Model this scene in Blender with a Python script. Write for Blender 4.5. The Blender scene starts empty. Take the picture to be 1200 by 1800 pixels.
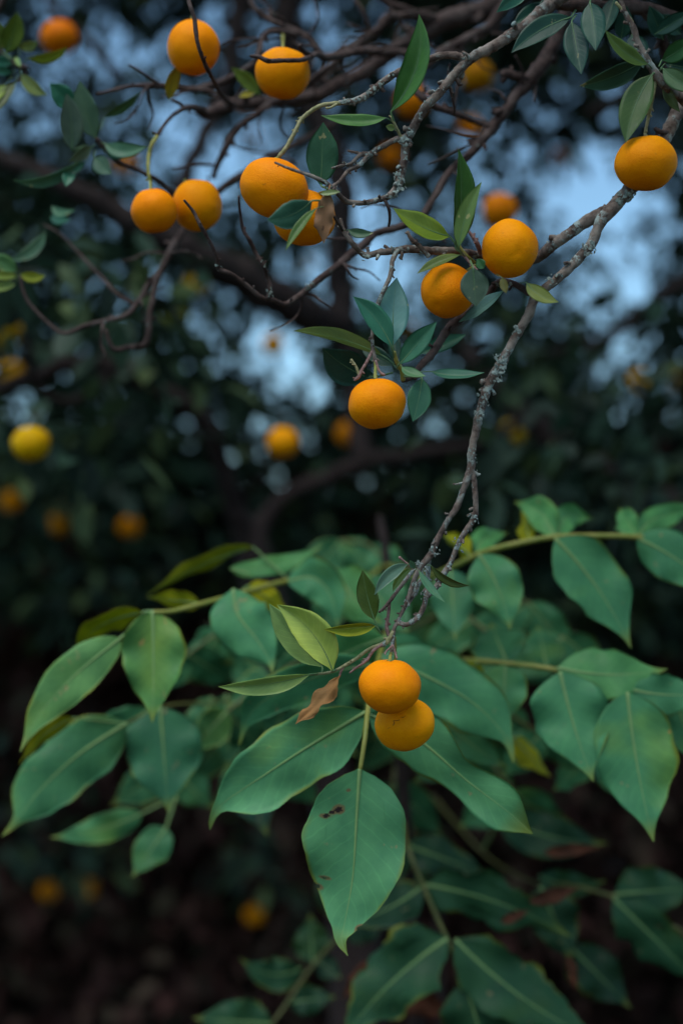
import bpy, bmesh, math, random
import numpy as np
from mathutils import Vector, Matrix, noise as mnoise

random.seed(7)
rng = np.random.default_rng(11)
scene = bpy.context.scene
COL = scene.collection

# ------------------------------------------------------------------ camera
CAM = Vector((0.0, 0.0, 1.6))
PITCH = math.radians(5.0)
FPX = 2500.0                      # focal length in photo pixels (50 mm on a 36 mm high frame, 1800 px)
FWD = Vector((0, math.cos(PITCH), math.sin(PITCH)))
RGT = Vector((1, 0, 0))
UPV = Vector((0, -math.sin(PITCH), math.cos(PITCH)))
cd = bpy.data.cameras.new('camera')
cam = bpy.data.objects.new('camera', cd)
COL.objects.link(cam)
cam.location = CAM
cam.rotation_euler = (math.radians(90) + PITCH, 0, 0)
cd.sensor_fit = 'VERTICAL'
cd.sensor_height = 36.0
cd.sensor_width = 24.0
cd.lens = 50.0
cd.clip_start = 0.05
cd.clip_end = 3000
cd.dof.use_dof = True
cd.dof.focus_distance = 1.60
cd.dof.aperture_fstop = 1.4
scene.camera = cam

# ------------------------------------------------------------------ sky, sun, exposure
SUN_ELEV = math.radians(63)
SUN_AZ = math.radians(200)        # compass bearing of the sun seen from the camera, 0 = straight ahead (+Y)
world = bpy.data.worlds.new('World')
scene.world = world
world.use_nodes = True
wn = world.node_tree
wn.nodes.clear()
sky = wn.nodes.new('ShaderNodeTexSky')
sky.sky_type = 'NISHITA'
sky.sun_disc = False
sky.sun_elevation = SUN_ELEV
sky.sun_rotation = SUN_AZ
sky.air_density = 1.0
sky.dust_density = 0.6
sky.ozone_density = 0.3
bg = wn.nodes.new('ShaderNodeBackground')
bg.inputs['Strength'].default_value = 0.09
wo = wn.nodes.new('ShaderNodeOutputWorld')
tint = wn.nodes.new('ShaderNodeMix')          # cool white balance over the whole sky
tint.data_type = 'RGBA'
tint.blend_type = 'MULTIPLY'
tint.inputs[0].default_value = 1.0
tint.inputs[7].default_value = (0.80, 1.0, 1.0, 1)
wn.links.new(sky.outputs[0], tint.inputs[6])
wn.links.new(tint.outputs[2], bg.inputs[0])
wn.links.new(bg.outputs[0], wo.inputs[0])
sl = bpy.data.lights.new('sun', 'SUN')
sl.energy = 1.5
sl.angle = math.radians(42)
sl.color = (1.0, 0.96, 0.9)
sun = bpy.data.objects.new('sun', sl)
COL.objects.link(sun)
sdir = Vector((math.sin(SUN_AZ) * math.cos(SUN_ELEV), math.cos(SUN_AZ) * math.cos(SUN_ELEV), math.sin(SUN_ELEV)))
sun.rotation_euler = (-sdir).to_track_quat('-Z', 'Y').to_euler()
sun.location = (0, -2, 8)
scene.view_settings.view_transform = 'Standard'
scene.view_settings.look = 'None'
scene.view_settings.gamma = 1.0
scene.view_settings.exposure = 1.12
scene.view_settings.use_curve_mapping = False
scene.cycles.max_bounces = 6
scene.cycles.transparent_max_bounces = 4
scene.cycles.use_denoising = True


# ------------------------------------------------------------------ helpers
def P(px, py, d):
    """photo pixel + depth along the view axis -> world point"""
    return CAM + (FWD + RGT * ((px - 600.0) / FPX) + UPV * ((900.0 - py) / FPX)) * d


def lin(r, g, b):
    f = lambda c: (c / 255 / 12.92) if c / 255 <= 0.04045 else ((c / 255 + 0.055) / 1.055) ** 2.4
    return (f(r), f(g), f(b), 1.0)


WORLD_AT = {}


def mk(name, verts, faces, mats, parent=None, origin=None, mat_idx=None, smooth=True, uvs=None):
    o3 = Vector(origin) if origin is not None else Vector(verts[0])
    V = np.asarray([tuple(v) for v in verts], dtype=np.float64) - np.array(o3)
    me = bpy.data.meshes.new(name)
    me.from_pydata(V.tolist(), [], faces)
    if not isinstance(mats, (list, tuple)):
        mats = [mats]
    for m in mats:
        me.materials.append(m)
    if mat_idx is not None:
        me.polygons.foreach_set('material_index', mat_idx)
    if smooth:
        me.polygons.foreach_set('use_smooth', [True] * len(me.polygons))
    if uvs is not None:
        uvl = me.uv_layers.new(name='UVMap')
        li = np.empty(len(me.loops), dtype=np.int32)
        me.loops.foreach_get('vertex_index', li)
        uvl.data.foreach_set('uv', np.asarray(uvs, dtype=np.float32)[li].ravel())
    me.update()
    ob = bpy.data.objects.new(name, me)
    COL.objects.link(ob)
    WORLD_AT[ob] = o3
    if parent is not None:
        ob.parent = parent
        ob.location = o3 - WORLD_AT[parent]
    else:
        ob.location = o3
    return ob


def empty(name, loc, label, cat, group=None):
    o = bpy.data.objects.new(name, None)
    COL.objects.link(o)
    o.location = loc
    o.empty_display_size = 0.1
    WORLD_AT[o] = Vector(loc)
    o['label'] = label
    o['category'] = cat
    if group:
        o['group'] = group
    return o


def catmull(pts, step):
    """pts: list of (Vector, radius); returns dense resampled lists"""
    P_, R_ = [], []
    n = len(pts)
    for i in range(n - 1):
        p0 = pts[max(i - 1, 0)]
        p1 = pts[i]
        p2 = pts[i + 1]
        p3 = pts[min(i + 2, n - 1)]
        L = (p2[0] - p1[0]).length
        k = max(2, int(L / step))
        for j in range(k):
            t = j / k
            t2, t3 = t * t, t * t * t
            f = lambda a, b, c, d: 0.5 * ((2 * b) + (c - a) * t + (2 * a - 5 * b + 4 * c - d) * t2 + (3 * b - a - 3 * c + d) * t3)
            P_.append(f(p0[0], p1[0], p2[0], p3[0]))
            R_.append(max(0.0003, p1[1] + (p2[1] - p1[1]) * t))
    P_.append(pts[-1][0].copy())
    R_.append(pts[-1][1])
    return P_, R_


def frames(pts):
    T = []
    for i in range(len(pts)):
        a = pts[max(i - 1, 0)]
        b = pts[min(i + 1, len(pts) - 1)]
        T.append((b - a).normalized())
    n = T[0].orthogonal().normalized()
    out = []
    for t in T:
        n = (n - t * n.dot(t))
        if n.length < 1e-6:
            n = t.orthogonal()
        n.normalize()
        out.append((t, n, t.cross(n)))
    return out


def tube_geo(pts, step=0.004, sides=8, rough=0.10, verts=None, faces=None, seed=0.0, jit=0.0, capend=True):
    """append a tube to verts/faces"""
    if verts is None:
        verts, faces = [], []
    C, R = catmull(pts, step)
    F = frames(C)
    base = len(verts)
    nr = len(C)
    for i in range(nr):
        t, n, b = F[i]
        c = C[i]
        if jit:
            q = c * 30.0 + Vector((seed, 0, 0))
            c = c + Vector((mnoise.noise(q), mnoise.noise(q + Vector((9, 3, 1))), mnoise.noise(q + Vector((2, 7, 5))))) * (jit * R[i])
        for k in range(sides):
            a = 2 * math.pi * k / sides
            dv = n * math.cos(a) + b * math.sin(a)
            r = R[i]
            if rough:
                q = (c + dv * r) * (1.1 / max(r, 0.0016)) + Vector((seed, seed, 0))
                q2 = q * 0.35
                r *= 1 + rough * (mnoise.noise(q) + 1.1 * mnoise.noise(q2))
            verts.append(c + dv * r)
    for i in range(nr - 1):
        for k in range(sides):
            k2 = (k + 1) % sides
            faces.append((base + i * sides + k, base + i * sides + k2, base + (i + 1) * sides + k2, base + (i + 1) * sides + k))
    # rounded caps
    for end in (0, nr - 1):
        if end == 0 or capend:
            t = F[end][0] * (-1 if end == 0 else 1)
            verts.append(C[end] + t * R[end] * 0.7)
            ci = len(verts) - 1
            for k in range(sides):
                k2 = (k + 1) % sides
                f = (base + end * sides + k2, base + end * sides + k, ci)
                faces.append(f if end == 0 else f[::-1])
    return verts, faces


def pxpath(path):
    """path entries: (px,py,d,r_px) or ('w',x,y,z,r_m)"""
    out = []
    for e in path:
        if e[0] == 'w':
            out.append((Vector(e[1:4]), e[4]))
        else:
            out.append((P(e[0], e[1], e[2]), e[3] * e[2] / FPX))
    return out


# ------------------------------------------------------------------ materials
def nmat(name):
    m = bpy.data.materials.new(name)
    m.use_nodes = True
    nt = m.node_tree
    nt.nodes.clear()
    out = nt.nodes.new('ShaderNodeOutputMaterial')
    return m, nt, out


def N(nt, t, **kw):
    n = nt.nodes.new(t)
    for k, v in kw.items():
        setattr(n, k, v)
    return n


def mixc(nt, a, b, fac, blend='MIX'):
    m = N(nt, 'ShaderNodeMix', data_type='RGBA', blend_type=blend)
    for s, v in ((0, fac), (6, a), (7, b)):
        if hasattr(v, 'node'):
            nt.links.new(v, m.inputs[s])
        else:
            m.inputs[s].default_value = v
    return m.outputs[2]


def ramp(nt, src, p0, p1, c0=(0, 0, 0, 1), c1=(1, 1, 1, 1)):
    r = N(nt, 'ShaderNodeValToRGB')
    r.color_ramp.elements[0].position = p0
    r.color_ramp.elements[1].position = p1
    r.color_ramp.elements[0].color = c0
    r.color_ramp.elements[1].color = c1
    nt.links.new(src, r.inputs[0])
    return r.outputs[0]


def math_(nt, op, a, b=0.0, c=0.0):
    m = N(nt, 'ShaderNodeMath', operation=op)
    for i, v in enumerate((a, b, c)):
        if hasattr(v, 'node'):
            nt.links.new(v, m.inputs[i])
        else:
            m.inputs[i].default_value = v
    return m.outputs[0]


def noise_(nt, scale, detail=3, coord=None, rough=0.55):
    n = N(nt, 'ShaderNodeTexNoise')
    n.inputs['Scale'].default_value = scale
    n.inputs['Detail'].default_value = detail
    n.inputs['Roughness'].default_value = rough
    if coord is None:
        tc = N(nt, 'ShaderNodeTexCoord')
        coord = tc.outputs['Object']
    nt.links.new(coord, n.inputs['Vector'])
    return n.outputs['Fac']


def leaf_mat(name, tint, spots=(0.45, 0.36, 0.16, 1), spot_amt=0.5, rough=0.42, transl=0.18, edge=None, veins=14.0, spec=0.5, vein_gain=1.35, vein_mix=0.4, rims=None):
    """object colour x tint, pale side veins, mottling, small spots"""
    m, nt, out = nmat(name)
    oi = N(nt, 'ShaderNodeObjectInfo')
    tc = N(nt, 'ShaderNodeTexCoord')
    base = mixc(nt, oi.outputs['Color'], tint, 1.0, 'MULTIPLY')
    # offset coordinates by the object's random number so that no two leaves share a pattern
    add = N(nt, 'ShaderNodeVectorMath', operation='ADD')
    sc_ = N(nt, 'ShaderNodeVectorMath', operation='SCALE')
    comb = N(nt, 'ShaderNodeCombineXYZ')
    for i in range(3):
        nt.links.new(oi.outputs['Random'], comb.inputs[i])
    nt.links.new(comb.outputs[0], sc_.inputs[0])
    sc_.inputs['Scale'].default_value = 13.0
    nt.links.new(tc.outputs['Object'], add.inputs[0])
    nt.links.new(sc_.outputs[0], add.inputs[1])
    co = add.outputs[0]
    n1 = noise_(nt, 28, 3, co)
    lo = mixc(nt, base, (0.80, 0.84, 0.82, 1), 1.0, 'MULTIPLY')
    hi = mixc(nt, base, (1.22, 1.14, 1.04, 1), 1.0, 'MULTIPLY')
    c = mixc(nt, lo, hi, ramp(nt, n1, 0.33, 0.68))
    # side veins: narrow pale lines running obliquely from the midrib
    sep = N(nt, 'ShaderNodeSeparateXYZ')
    nt.links.new(tc.outputs['UV'], sep.inputs[0])
    u = sep.outputs[0]
    v = math_(nt, 'ABSOLUTE', math_(nt, 'SUBTRACT', sep.outputs[1], 0.5))
    wob = math_(nt, 'MULTIPLY', noise_(nt, 40, 2, co), 0.05)
    ph = math_(nt, 'ADD', math_(nt, 'SUBTRACT', u, math_(nt, 'MULTIPLY', v, 0.42)), wob)
    s = math_(nt, 'ABSOLUTE', math_(nt, 'SUBTRACT', math_(nt, 'FRACT', math_(nt, 'MULTIPLY', ph, veins)), 0.5))
    vein = ramp(nt, s, 0.0, 0.10, (1, 1, 1, 1), (0, 0, 0, 1))
    c = mixc(nt, c, mixc(nt, c, (vein_gain, vein_gain, vein_gain * 0.92, 1), 1.0, 'MULTIPLY'), math_(nt, 'MULTIPLY', vein, vein_mix))
    n2 = noise_(nt, 90, 2, co)
    n3 = noise_(nt, 17, 2, co)
    sp = math_(nt, 'MULTIPLY', ramp(nt, n2, 0.66, 0.72), ramp(nt, n3, 0.52, 0.6))
    c = mixc(nt, c, spots, math_(nt, 'MULTIPLY', sp, spot_amt))
    if edge is not None:
        yp = ramp(nt, noise_(nt, 9, 2, co), 0.56, 0.72)
        c = mixc(nt, c, mixc(nt, c, (2.0, 1.12, 0.42, 1), 1.0, 'MULTIPLY'), math_(nt, 'MULTIPLY', yp, 0.6))
    for (hu, hv, ru, rv) in (rims or []):
        e1 = math_(nt, 'DIVIDE', math_(nt, 'SUBTRACT', u, hu), ru * 2.0)
        e2 = math_(nt, 'DIVIDE', math_(nt, 'SUBTRACT', math_(nt, 'MULTIPLY', math_(nt, 'SUBTRACT', sep.outputs[1], 0.5), 2.0), hv), rv * 2.0)
        dd = math_(nt, 'ADD', math_(nt, 'ADD', math_(nt, 'MULTIPLY', e1, e1), math_(nt, 'MULTIPLY', e2, e2)), math_(nt, 'MULTIPLY', math_(nt, 'SUBTRACT', n2, 0.5), 1.6))
        c = mixc(nt, c, (0.16, 0.10, 0.045, 1), math_(nt, 'MULTIPLY', ramp(nt, dd, 0.45, 1.0, (1, 1, 1, 1), (0, 0, 0, 1)), 0.9))
    if edge is not None:
        em = ramp(nt, math_(nt, 'ADD', v, math_(nt, 'MULTIPLY', math_(nt, 'SUBTRACT', n1, 0.5), 0.10)), 0.455, 0.50)
        c = mixc(nt, c, edge, math_(nt, 'MULTIPLY', math_(nt, 'MULTIPLY', em, ramp(nt, noise_(nt, 14, 2, co), 0.42, 0.62)), 0.8))
        tm = ramp(nt, u, 0.84, 0.97)
        c = mixc(nt, c, edge, math_(nt, 'MULTIPLY', tm, 0.7))
    b = N(nt, 'ShaderNodeBsdfPrincipled')
    nt.links.new(c, b.inputs['Base Color'])
    nt.links.new(ramp(nt, n1, 0.2, 0.8, (rough - .07,) * 3 + (1,), (rough + .1,) * 3 + (1,)), b.inputs['Roughness'])
    b.inputs['Specular IOR Level'].default_value = spec
    bump = N(nt, 'ShaderNodeBump')
    bump.inputs['Strength'].default_value = 0.35
    bump.inputs['Distance'].default_value = 0.0006
    h = math_(nt, 'ADD', math_(nt, 'MULTIPLY', vein, -0.4), noise_(nt, 180, 2, co))
    nt.links.new(h, bump.inputs['Height'])
    nt.links.new(bump.outputs[0], b.inputs['Normal'])
    tr = N(nt, 'ShaderNodeBsdfTranslucent')
    nt.links.new(mixc(nt, c, (1.3, 1.5, 0.5, 1), 1.0, 'MULTIPLY'), tr.inputs[0])
    mx = N(nt, 'ShaderNodeMixShader')
    mx.inputs[0].default_value = transl
    nt.links.new(b.outputs[0], mx.inputs[1])
    nt.links.new(tr.outputs[0], mx.inputs[2])
    nt.links.new(mx.outputs[0], out.inputs[0])
    return m


def simple_mat(name, c0, c1, scale=60, rough=0.6, bump=0.3, dist=0.001, spec=0.4):
    m, nt, out = nmat(name)
    n = noise_(nt, scale, 4)
    c = mixc(nt, c0, c1, ramp(nt, n, 0.35, 0.65))
    b = N(nt, 'ShaderNodeBsdfPrincipled')
    nt.links.new(c, b.inputs['Base Color'])
    b.inputs['Roughness'].default_value = rough
    b.inputs['Specular IOR Level'].default_value = spec
    bp = N(nt, 'ShaderNodeBump')
    bp.inputs['Strength'].default_value = bump
    bp.inputs['Distance'].default_value = dist
    nt.links.new(noise_(nt, scale * 3, 4), bp.inputs['Height'])
    nt.links.new(bp.outputs[0], b.inputs['Normal'])
    nt.links.new(b.outputs[0], out.inputs[0])
    return m


def bark_mat(name, dark, mid, pale, lichen, lich_lo=0.60, scale=1.0):
    m, nt, out = nmat(name)
    tc = N(nt, 'ShaderNodeTexCoord')
    co = tc.outputs['Object']
    n1 = noise_(nt, 160 * scale, 5, co)
    n2 = noise_(nt, 45 * scale, 4, co)
    n3 = noise_(nt, 75 * scale, 5, co, 0.7)
    n4 = noise_(nt, 20 * scale, 2, co)
    c = mixc(nt, dark, mid, ramp(nt, n1, 0.35, 0.65))
    c = mixc(nt, c, pale, math_(nt, 'MULTIPLY', ramp(nt, n2, 0.45, 0.7), 0.7))
    lm = math_(nt, 'MULTIPLY', ramp(nt, n3, lich_lo - 0.03, lich_lo + 0.03), ramp(nt, n4, 0.42, 0.58))
    c = mixc(nt, c, lichen, math_(nt, 'MULTIPLY', lm, 0.85))
    b = N(nt, 'ShaderNodeBsdfPrincipled')
    nt.links.new(c, b.inputs['Base Color'])
    b.inputs['Roughness'].default_value = 0.85
    b.inputs['Specular IOR Level'].default_value = 0.25
    bp = N(nt, 'ShaderNodeBump')
    bp.inputs['Strength'].default_value = 0.8
    bp.inputs['Distance'].default_value = 0.0015 / scale
    nt.links.new(math_(nt, 'ADD', n1, math_(nt, 'MULTIPLY', lm, 0.6)), bp.inputs['Height'])
    nt.links.new(bp.outputs[0], b.inputs['Normal'])
    nt.links.new(b.outputs[0], out.inputs[0])
    return m


def orange_mat():
    m, nt, out = nmat('orange_peel')
    oi = N(nt, 'ShaderNodeObjectInfo')
    tc = N(nt, 'ShaderNodeTexCoord')
    add = N(nt, 'ShaderNodeVectorMath', operation='ADD')
    sc_ = N(nt, 'ShaderNodeVectorMath', operation='SCALE')
    comb = N(nt, 'ShaderNodeCombineXYZ')
    for i in range(3):
        nt.links.new(oi.outputs['Random'], comb.inputs[i])
    nt.links.new(comb.outputs[0], sc_.inputs[0])
    sc_.inputs['Scale'].default_value = 7.0
    nt.links.new(tc.outputs['Object'], add.inputs[0])
    nt.links.new(sc_.outputs[0], add.inputs[1])
    co = add.outputs[0]
    base = oi.outputs['Color']
    n1 = noise_(nt, 22, 3, co)
    c = mixc(nt, mixc(nt, base, (0.90, 0.80, 0.7, 1), 1.0, 'MULTIPLY'), mixc(nt, base, (1.06, 1.14, 1.1, 1), 1.0, 'MULTIPLY'), ramp(nt, n1, 0.3, 0.7))
    # faint scuffs and specks with their own shapes
    n2 = noise_(nt, 120, 3, co)
    n3 = noise_(nt, 25, 2, co)
    sp = math_(nt, 'MULTIPLY', ramp(nt, n2, 0.67, 0.73), ramp(nt, n3, 0.56, 0.64))
    c = mixc(nt, c, (0.20, 0.10, 0.03, 1), math_(nt, 'MULTIPLY', sp, 0.45))
    vor = N(nt, 'ShaderNodeTexVoronoi')
    vor.inputs['Scale'].default_value = 640
    nt.links.new(co, vor.inputs['Vector'])
    pore = ramp(nt, vor.outputs['Distance'], 0.0, 0.55)
    c = mixc(nt, mixc(nt, c, (0.92, 0.80, 0.7, 1), 1.0, 'MULTIPLY'), c, pore)
    b = N(nt, 'ShaderNodeBsdfPrincipled')
    nt.links.new(c, b.inputs['Base Color'])
    b.inputs['Roughness'].default_value = 0.52
    b.inputs['Specular IOR Level'].default_value = 0.06
    b.inputs['Subsurface Weight'].default_value = 0.12
    b.inputs['Subsurface Radius'].default_value = (1.0, 0.4, 0.05)
    b.inputs['Subsurface Scale'].default_value = 0.004
    bp = N(nt, 'ShaderNodeBump')
    bp.inputs['Strength'].default_value = 0.34
    bp.inputs['Distance'].default_value = 0.0009
    h = math_(nt, 'ADD', pore, math_(nt, 'MULTIPLY', noise_(nt, 140, 3, co), 0.9))
    nt.links.new(h, bp.inputs['Height'])
    nt.links.new(bp.outputs[0], b.inputs['Normal'])
    nt.links.new(b.outputs[0], out.inputs[0])
    return m


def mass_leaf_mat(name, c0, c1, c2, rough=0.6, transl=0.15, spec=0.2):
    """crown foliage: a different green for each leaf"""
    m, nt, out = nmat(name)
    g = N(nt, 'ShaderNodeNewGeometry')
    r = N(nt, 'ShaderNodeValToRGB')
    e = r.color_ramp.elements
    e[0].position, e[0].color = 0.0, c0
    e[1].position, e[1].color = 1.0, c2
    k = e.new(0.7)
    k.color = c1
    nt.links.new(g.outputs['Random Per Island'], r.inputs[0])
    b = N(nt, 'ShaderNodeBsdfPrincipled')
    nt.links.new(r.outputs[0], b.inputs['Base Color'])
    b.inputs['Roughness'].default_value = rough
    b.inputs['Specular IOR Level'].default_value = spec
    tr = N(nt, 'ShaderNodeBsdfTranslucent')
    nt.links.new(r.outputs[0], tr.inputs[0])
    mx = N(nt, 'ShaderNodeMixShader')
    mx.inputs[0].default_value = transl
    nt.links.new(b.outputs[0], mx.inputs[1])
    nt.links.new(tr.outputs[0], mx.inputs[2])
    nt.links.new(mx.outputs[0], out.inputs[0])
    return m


M_ORANGE = orange_mat()
M_LEAF = leaf_mat('citrus_leaf_top', (1, 1, 1, 1), spec=0.26, rough=0.38, veins=11, transl=0.12)
M_LEAFB = leaf_mat('citrus_leaf_underside', (1.25, 1.35, 0.95, 1), rough=0.55, veins=11, transl=0.32, spec=0.3)
M_WAL = leaf_mat('walnut_leaflet_top', (1, 1, 1, 1), rough=0.5, veins=12, vein_mix=0.45, transl=0.14, edge=(0.17, 0.17, 0.012, 1), spot_amt=0.6, spec=0.18, spots=(0.30, 0.20, 0.10, 1))
HOLES = [(0.222, 0.40, 0.016, 0.085), (0.240, 0.52, 0.008, 0.07), (0.258, 0.64, 0.009, 0.085), (0.605, 0.66, 0.007, 0.10), (0.665, 0.98, 0.014, 0.10), (0.83, -0.95, 0.012, 0.12)]
M_WALH = leaf_mat('walnut_leaflet_eaten', (1, 1, 1, 1), rough=0.5, veins=12, vein_mix=0.45, transl=0.14, edge=(0.17, 0.17, 0.012, 1), spot_amt=0.6, spec=0.18, spots=(0.30, 0.20, 0.10, 1), rims=HOLES + [(0.115, 0.28, 0.006, 0.04)])
M_WALB = leaf_mat('walnut_leaflet_underside', (1.9, 1.05, 0.22, 1), rough=0.6, veins=11, transl=0.42, spec=0.2)
M_RIB = simple_mat('leaf_midrib', (0.055, 0.125, 0.05, 1), (0.085, 0.16, 0.06, 1), 80, 0.5, 0.1)
M_WRIB = simple_mat('walnut_midrib', (0.13, 0.235, 0.075, 1), (0.17, 0.27, 0.09, 1), 60, 0.5, 0.1)
M_RACHIS = simple_mat('walnut_rachis', (0.14, 0.17, 0.022, 1), (0.22, 0.21, 0.04, 1), 50, 0.5, 0.2)
M_STALK = simple_mat('green_stalk', (0.13, 0.16, 0.022, 1), (0.25, 0.22, 0.05, 1), 120, 0.6, 0.4)
M_DRY = leaf_mat('dry_leaf', (1, 1, 1, 1), spots=(0.07, 0.035, 0.02, 1), spot_amt=0.8, rough=0.75, transl=0.1, spec=0.2, vein_gain=1.5)
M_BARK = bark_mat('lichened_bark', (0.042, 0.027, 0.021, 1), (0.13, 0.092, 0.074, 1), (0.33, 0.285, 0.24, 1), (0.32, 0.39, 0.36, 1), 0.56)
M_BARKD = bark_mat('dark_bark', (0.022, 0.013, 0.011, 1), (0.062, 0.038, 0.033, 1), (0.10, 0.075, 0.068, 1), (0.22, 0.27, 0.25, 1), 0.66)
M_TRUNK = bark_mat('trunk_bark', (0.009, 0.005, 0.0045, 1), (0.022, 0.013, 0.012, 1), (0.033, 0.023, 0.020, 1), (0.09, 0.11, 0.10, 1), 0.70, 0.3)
M_TWIG = simple_mat('young_twig', (0.15, 0.15, 0.055, 1), (0.30, 0.27, 0.14, 1), 220, 0.7, 0.6)
M_PINK = simple_mat('dry_pedicel', (0.13, 0.065, 0.055, 1), (0.26, 0.16, 0.14, 1), 260, 0.8, 0.6)
M_LICHEN = simple_mat('grey_green_lichen', (0.10, 0.12, 0.105, 1), (0.25, 0.30, 0.27, 1), 300, 0.95, 0.8)
M_CALYX = simple_mat('calyx', (0.06, 0.10, 0.015, 1), (0.16, 0.17, 0.04, 1), 200, 0.6, 0.5)
M_SCAR = simple_mat('peel_scar', (0.035, 0.018, 0.008, 1), (0.10, 0.045, 0.015, 1), 400, 0.9, 0.5)
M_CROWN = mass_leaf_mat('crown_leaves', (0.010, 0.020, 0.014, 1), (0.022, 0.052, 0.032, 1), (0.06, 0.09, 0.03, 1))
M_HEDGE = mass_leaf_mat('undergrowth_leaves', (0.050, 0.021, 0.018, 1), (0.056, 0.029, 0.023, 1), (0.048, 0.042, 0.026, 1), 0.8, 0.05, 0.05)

# ------------------------------------------------------------------ ground
m, nt, out = nmat('leaf_mould_ground')
n = noise_(nt, 3.0, 8)
n2 = noise_(nt, 40.0, 6)
c = mixc(nt, (0.018, 0.012, 0.009, 1), (0.05, 0.034, 0.022, 1), ramp(nt, n, 0.35, 0.65))
c = mixc(nt, c, (0.085, 0.05, 0.028, 1), ramp(nt, n2, 0.58, 0.68))
b = N(nt, 'ShaderNodeBsdfPrincipled')
nt.links.new(c, b.inputs['Base Color'])
b.inputs['Roughness'].default_value = 0.95
bp = N(nt, 'ShaderNodeBump')
bp.inputs['Strength'].default_value = 0.8
bp.inputs['Distance'].default_value = 0.03
nt.links.new(n2, bp.inputs['Height'])
nt.links.new(bp.outputs[0], b.inputs['Normal'])
nt.links.new(b.outputs[0], out.inputs[0])
M_GROUND = m
gv, gf = [], []
ring = [0, 1.5, 3, 4.5, 6, 8, 10, 13, 17, 24, 40, 80, 200, 600, 1500]
seg = 48
for i, r in enumerate(ring):
    for k in range(seg):
        a = 2 * math.pi * k / seg
        x, y = r * math.cos(a), 3 + r * math.sin(a)
        z = 0.08 * mnoise.noise(Vector((x * 0.5, y * 0.5, 0))) if r < 60 else 0.0
        gv.append((x, y, z))
for i in range(len(ring) - 1):
    for k in range(seg):
        k2 = (k + 1) % seg
        gf.append((i * seg + k, (i + 1) * seg + k, (i + 1) * seg + k2, i * seg + k2))
g = mk('ground', gv, gf, M_GROUND, origin=(0, 3, 0))
g['kind'] = 'structure'


# ------------------------------------------------------------------ masses of foliage
def mass_leaves(centres, per, spread, length, width, droop=0.5):
    """arrays of folded six-vertex leaves around clump centres -> verts, faces"""
    n = len(centres)
    C = np.repeat(np.asarray(centres), per, axis=0)
    k = len(C)
    off = rng.normal(size=(k, 3)) * spread
    C = C + off
    out = off / (np.linalg.norm(off, axis=1, keepdims=True) + 1e-6)
    D = out * 0.8 + rng.normal(size=(k, 3)) * 0.55 + np.array([0, 0, -droop])
    D /= np.linalg.norm(D, axis=1, keepdims=True)
    U = np.array([0, 0, 1.0]) + rng.normal(size=(k, 3)) * 0.6
    S = np.cross(D, U)
    S /= (np.linalg.norm(S, axis=1, keepdims=True) + 1e-6)
    NN = np.cross(S, D)
    L = length * rng.uniform(0.65, 1.25, size=(k, 1))
    W = width * rng.uniform(0.7, 1.2, size=(k, 1)) * 0.5
    f = rng.uniform(0.1, 0.45, size=(k, 1)) * W
    dr = -rng.uniform(0.0, 0.2, size=(k, 1)) * L
    v0 = C
    v1 = C + D * L * 0.35 + S * W * 0.95 + NN * f
    v2 = C + D * L * 0.35 - S * W * 0.95 + NN * f
    v3 = C + D * L * 0.70 + S * W * 0.75 + NN * (f + dr * 0.4)
    v4 = C + D * L * 0.70 - S * W * 0.75 + NN * (f + dr * 0.4)
    v5 = C + D * L + NN * dr
    vm = C + D * L * 0.5 + NN * dr * 0.2
    V = np.stack([v0, v1, v2, v3, v4, v5, vm], axis=1).reshape(-1, 3)
    F = np.array([[0, 1, 6], [1, 3, 6], [3, 5, 6], [5, 4, 6], [4, 2, 6], [2, 0, 6]])
    F = (F[None] + (np.arange(k) * 7)[:, None, None]).reshape(-1, 3)
    return V, F


def fast_mesh(name, V, F, mat, parent, origin, kind=None):
    o3 = Vector(origin)
    me = bpy.data.meshes.new(name)
    nv, nf = len(V), len(F)
    me.vertices.add(nv)
    me.vertices.foreach_set('co', (V - np.array(o3)).astype(np.float32).ravel())
    me.loops.add(nf * 3)
    me.loops.foreach_set('vertex_index', F.astype(np.int32).ravel())
    me.polygons.add(nf)
    me.polygons.foreach_set('loop_start', np.arange(0, nf * 3, 3, dtype=np.int32))
    me.polygons.foreach_set('loop_total', np.full(nf, 3, dtype=np.int32))
    me.materials.append(mat)
    me.update(calc_edges=True)
    ob = bpy.data.objects.new(name, me)
    COL.objects.link(ob)
    WORLD_AT[ob] = o3
    if parent is not None:
        ob.parent = parent
        ob.location = o3 - WORLD_AT[parent]
    else:
        ob.location = o3
    if kind:
        ob['kind'] = kind
    return ob


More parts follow.
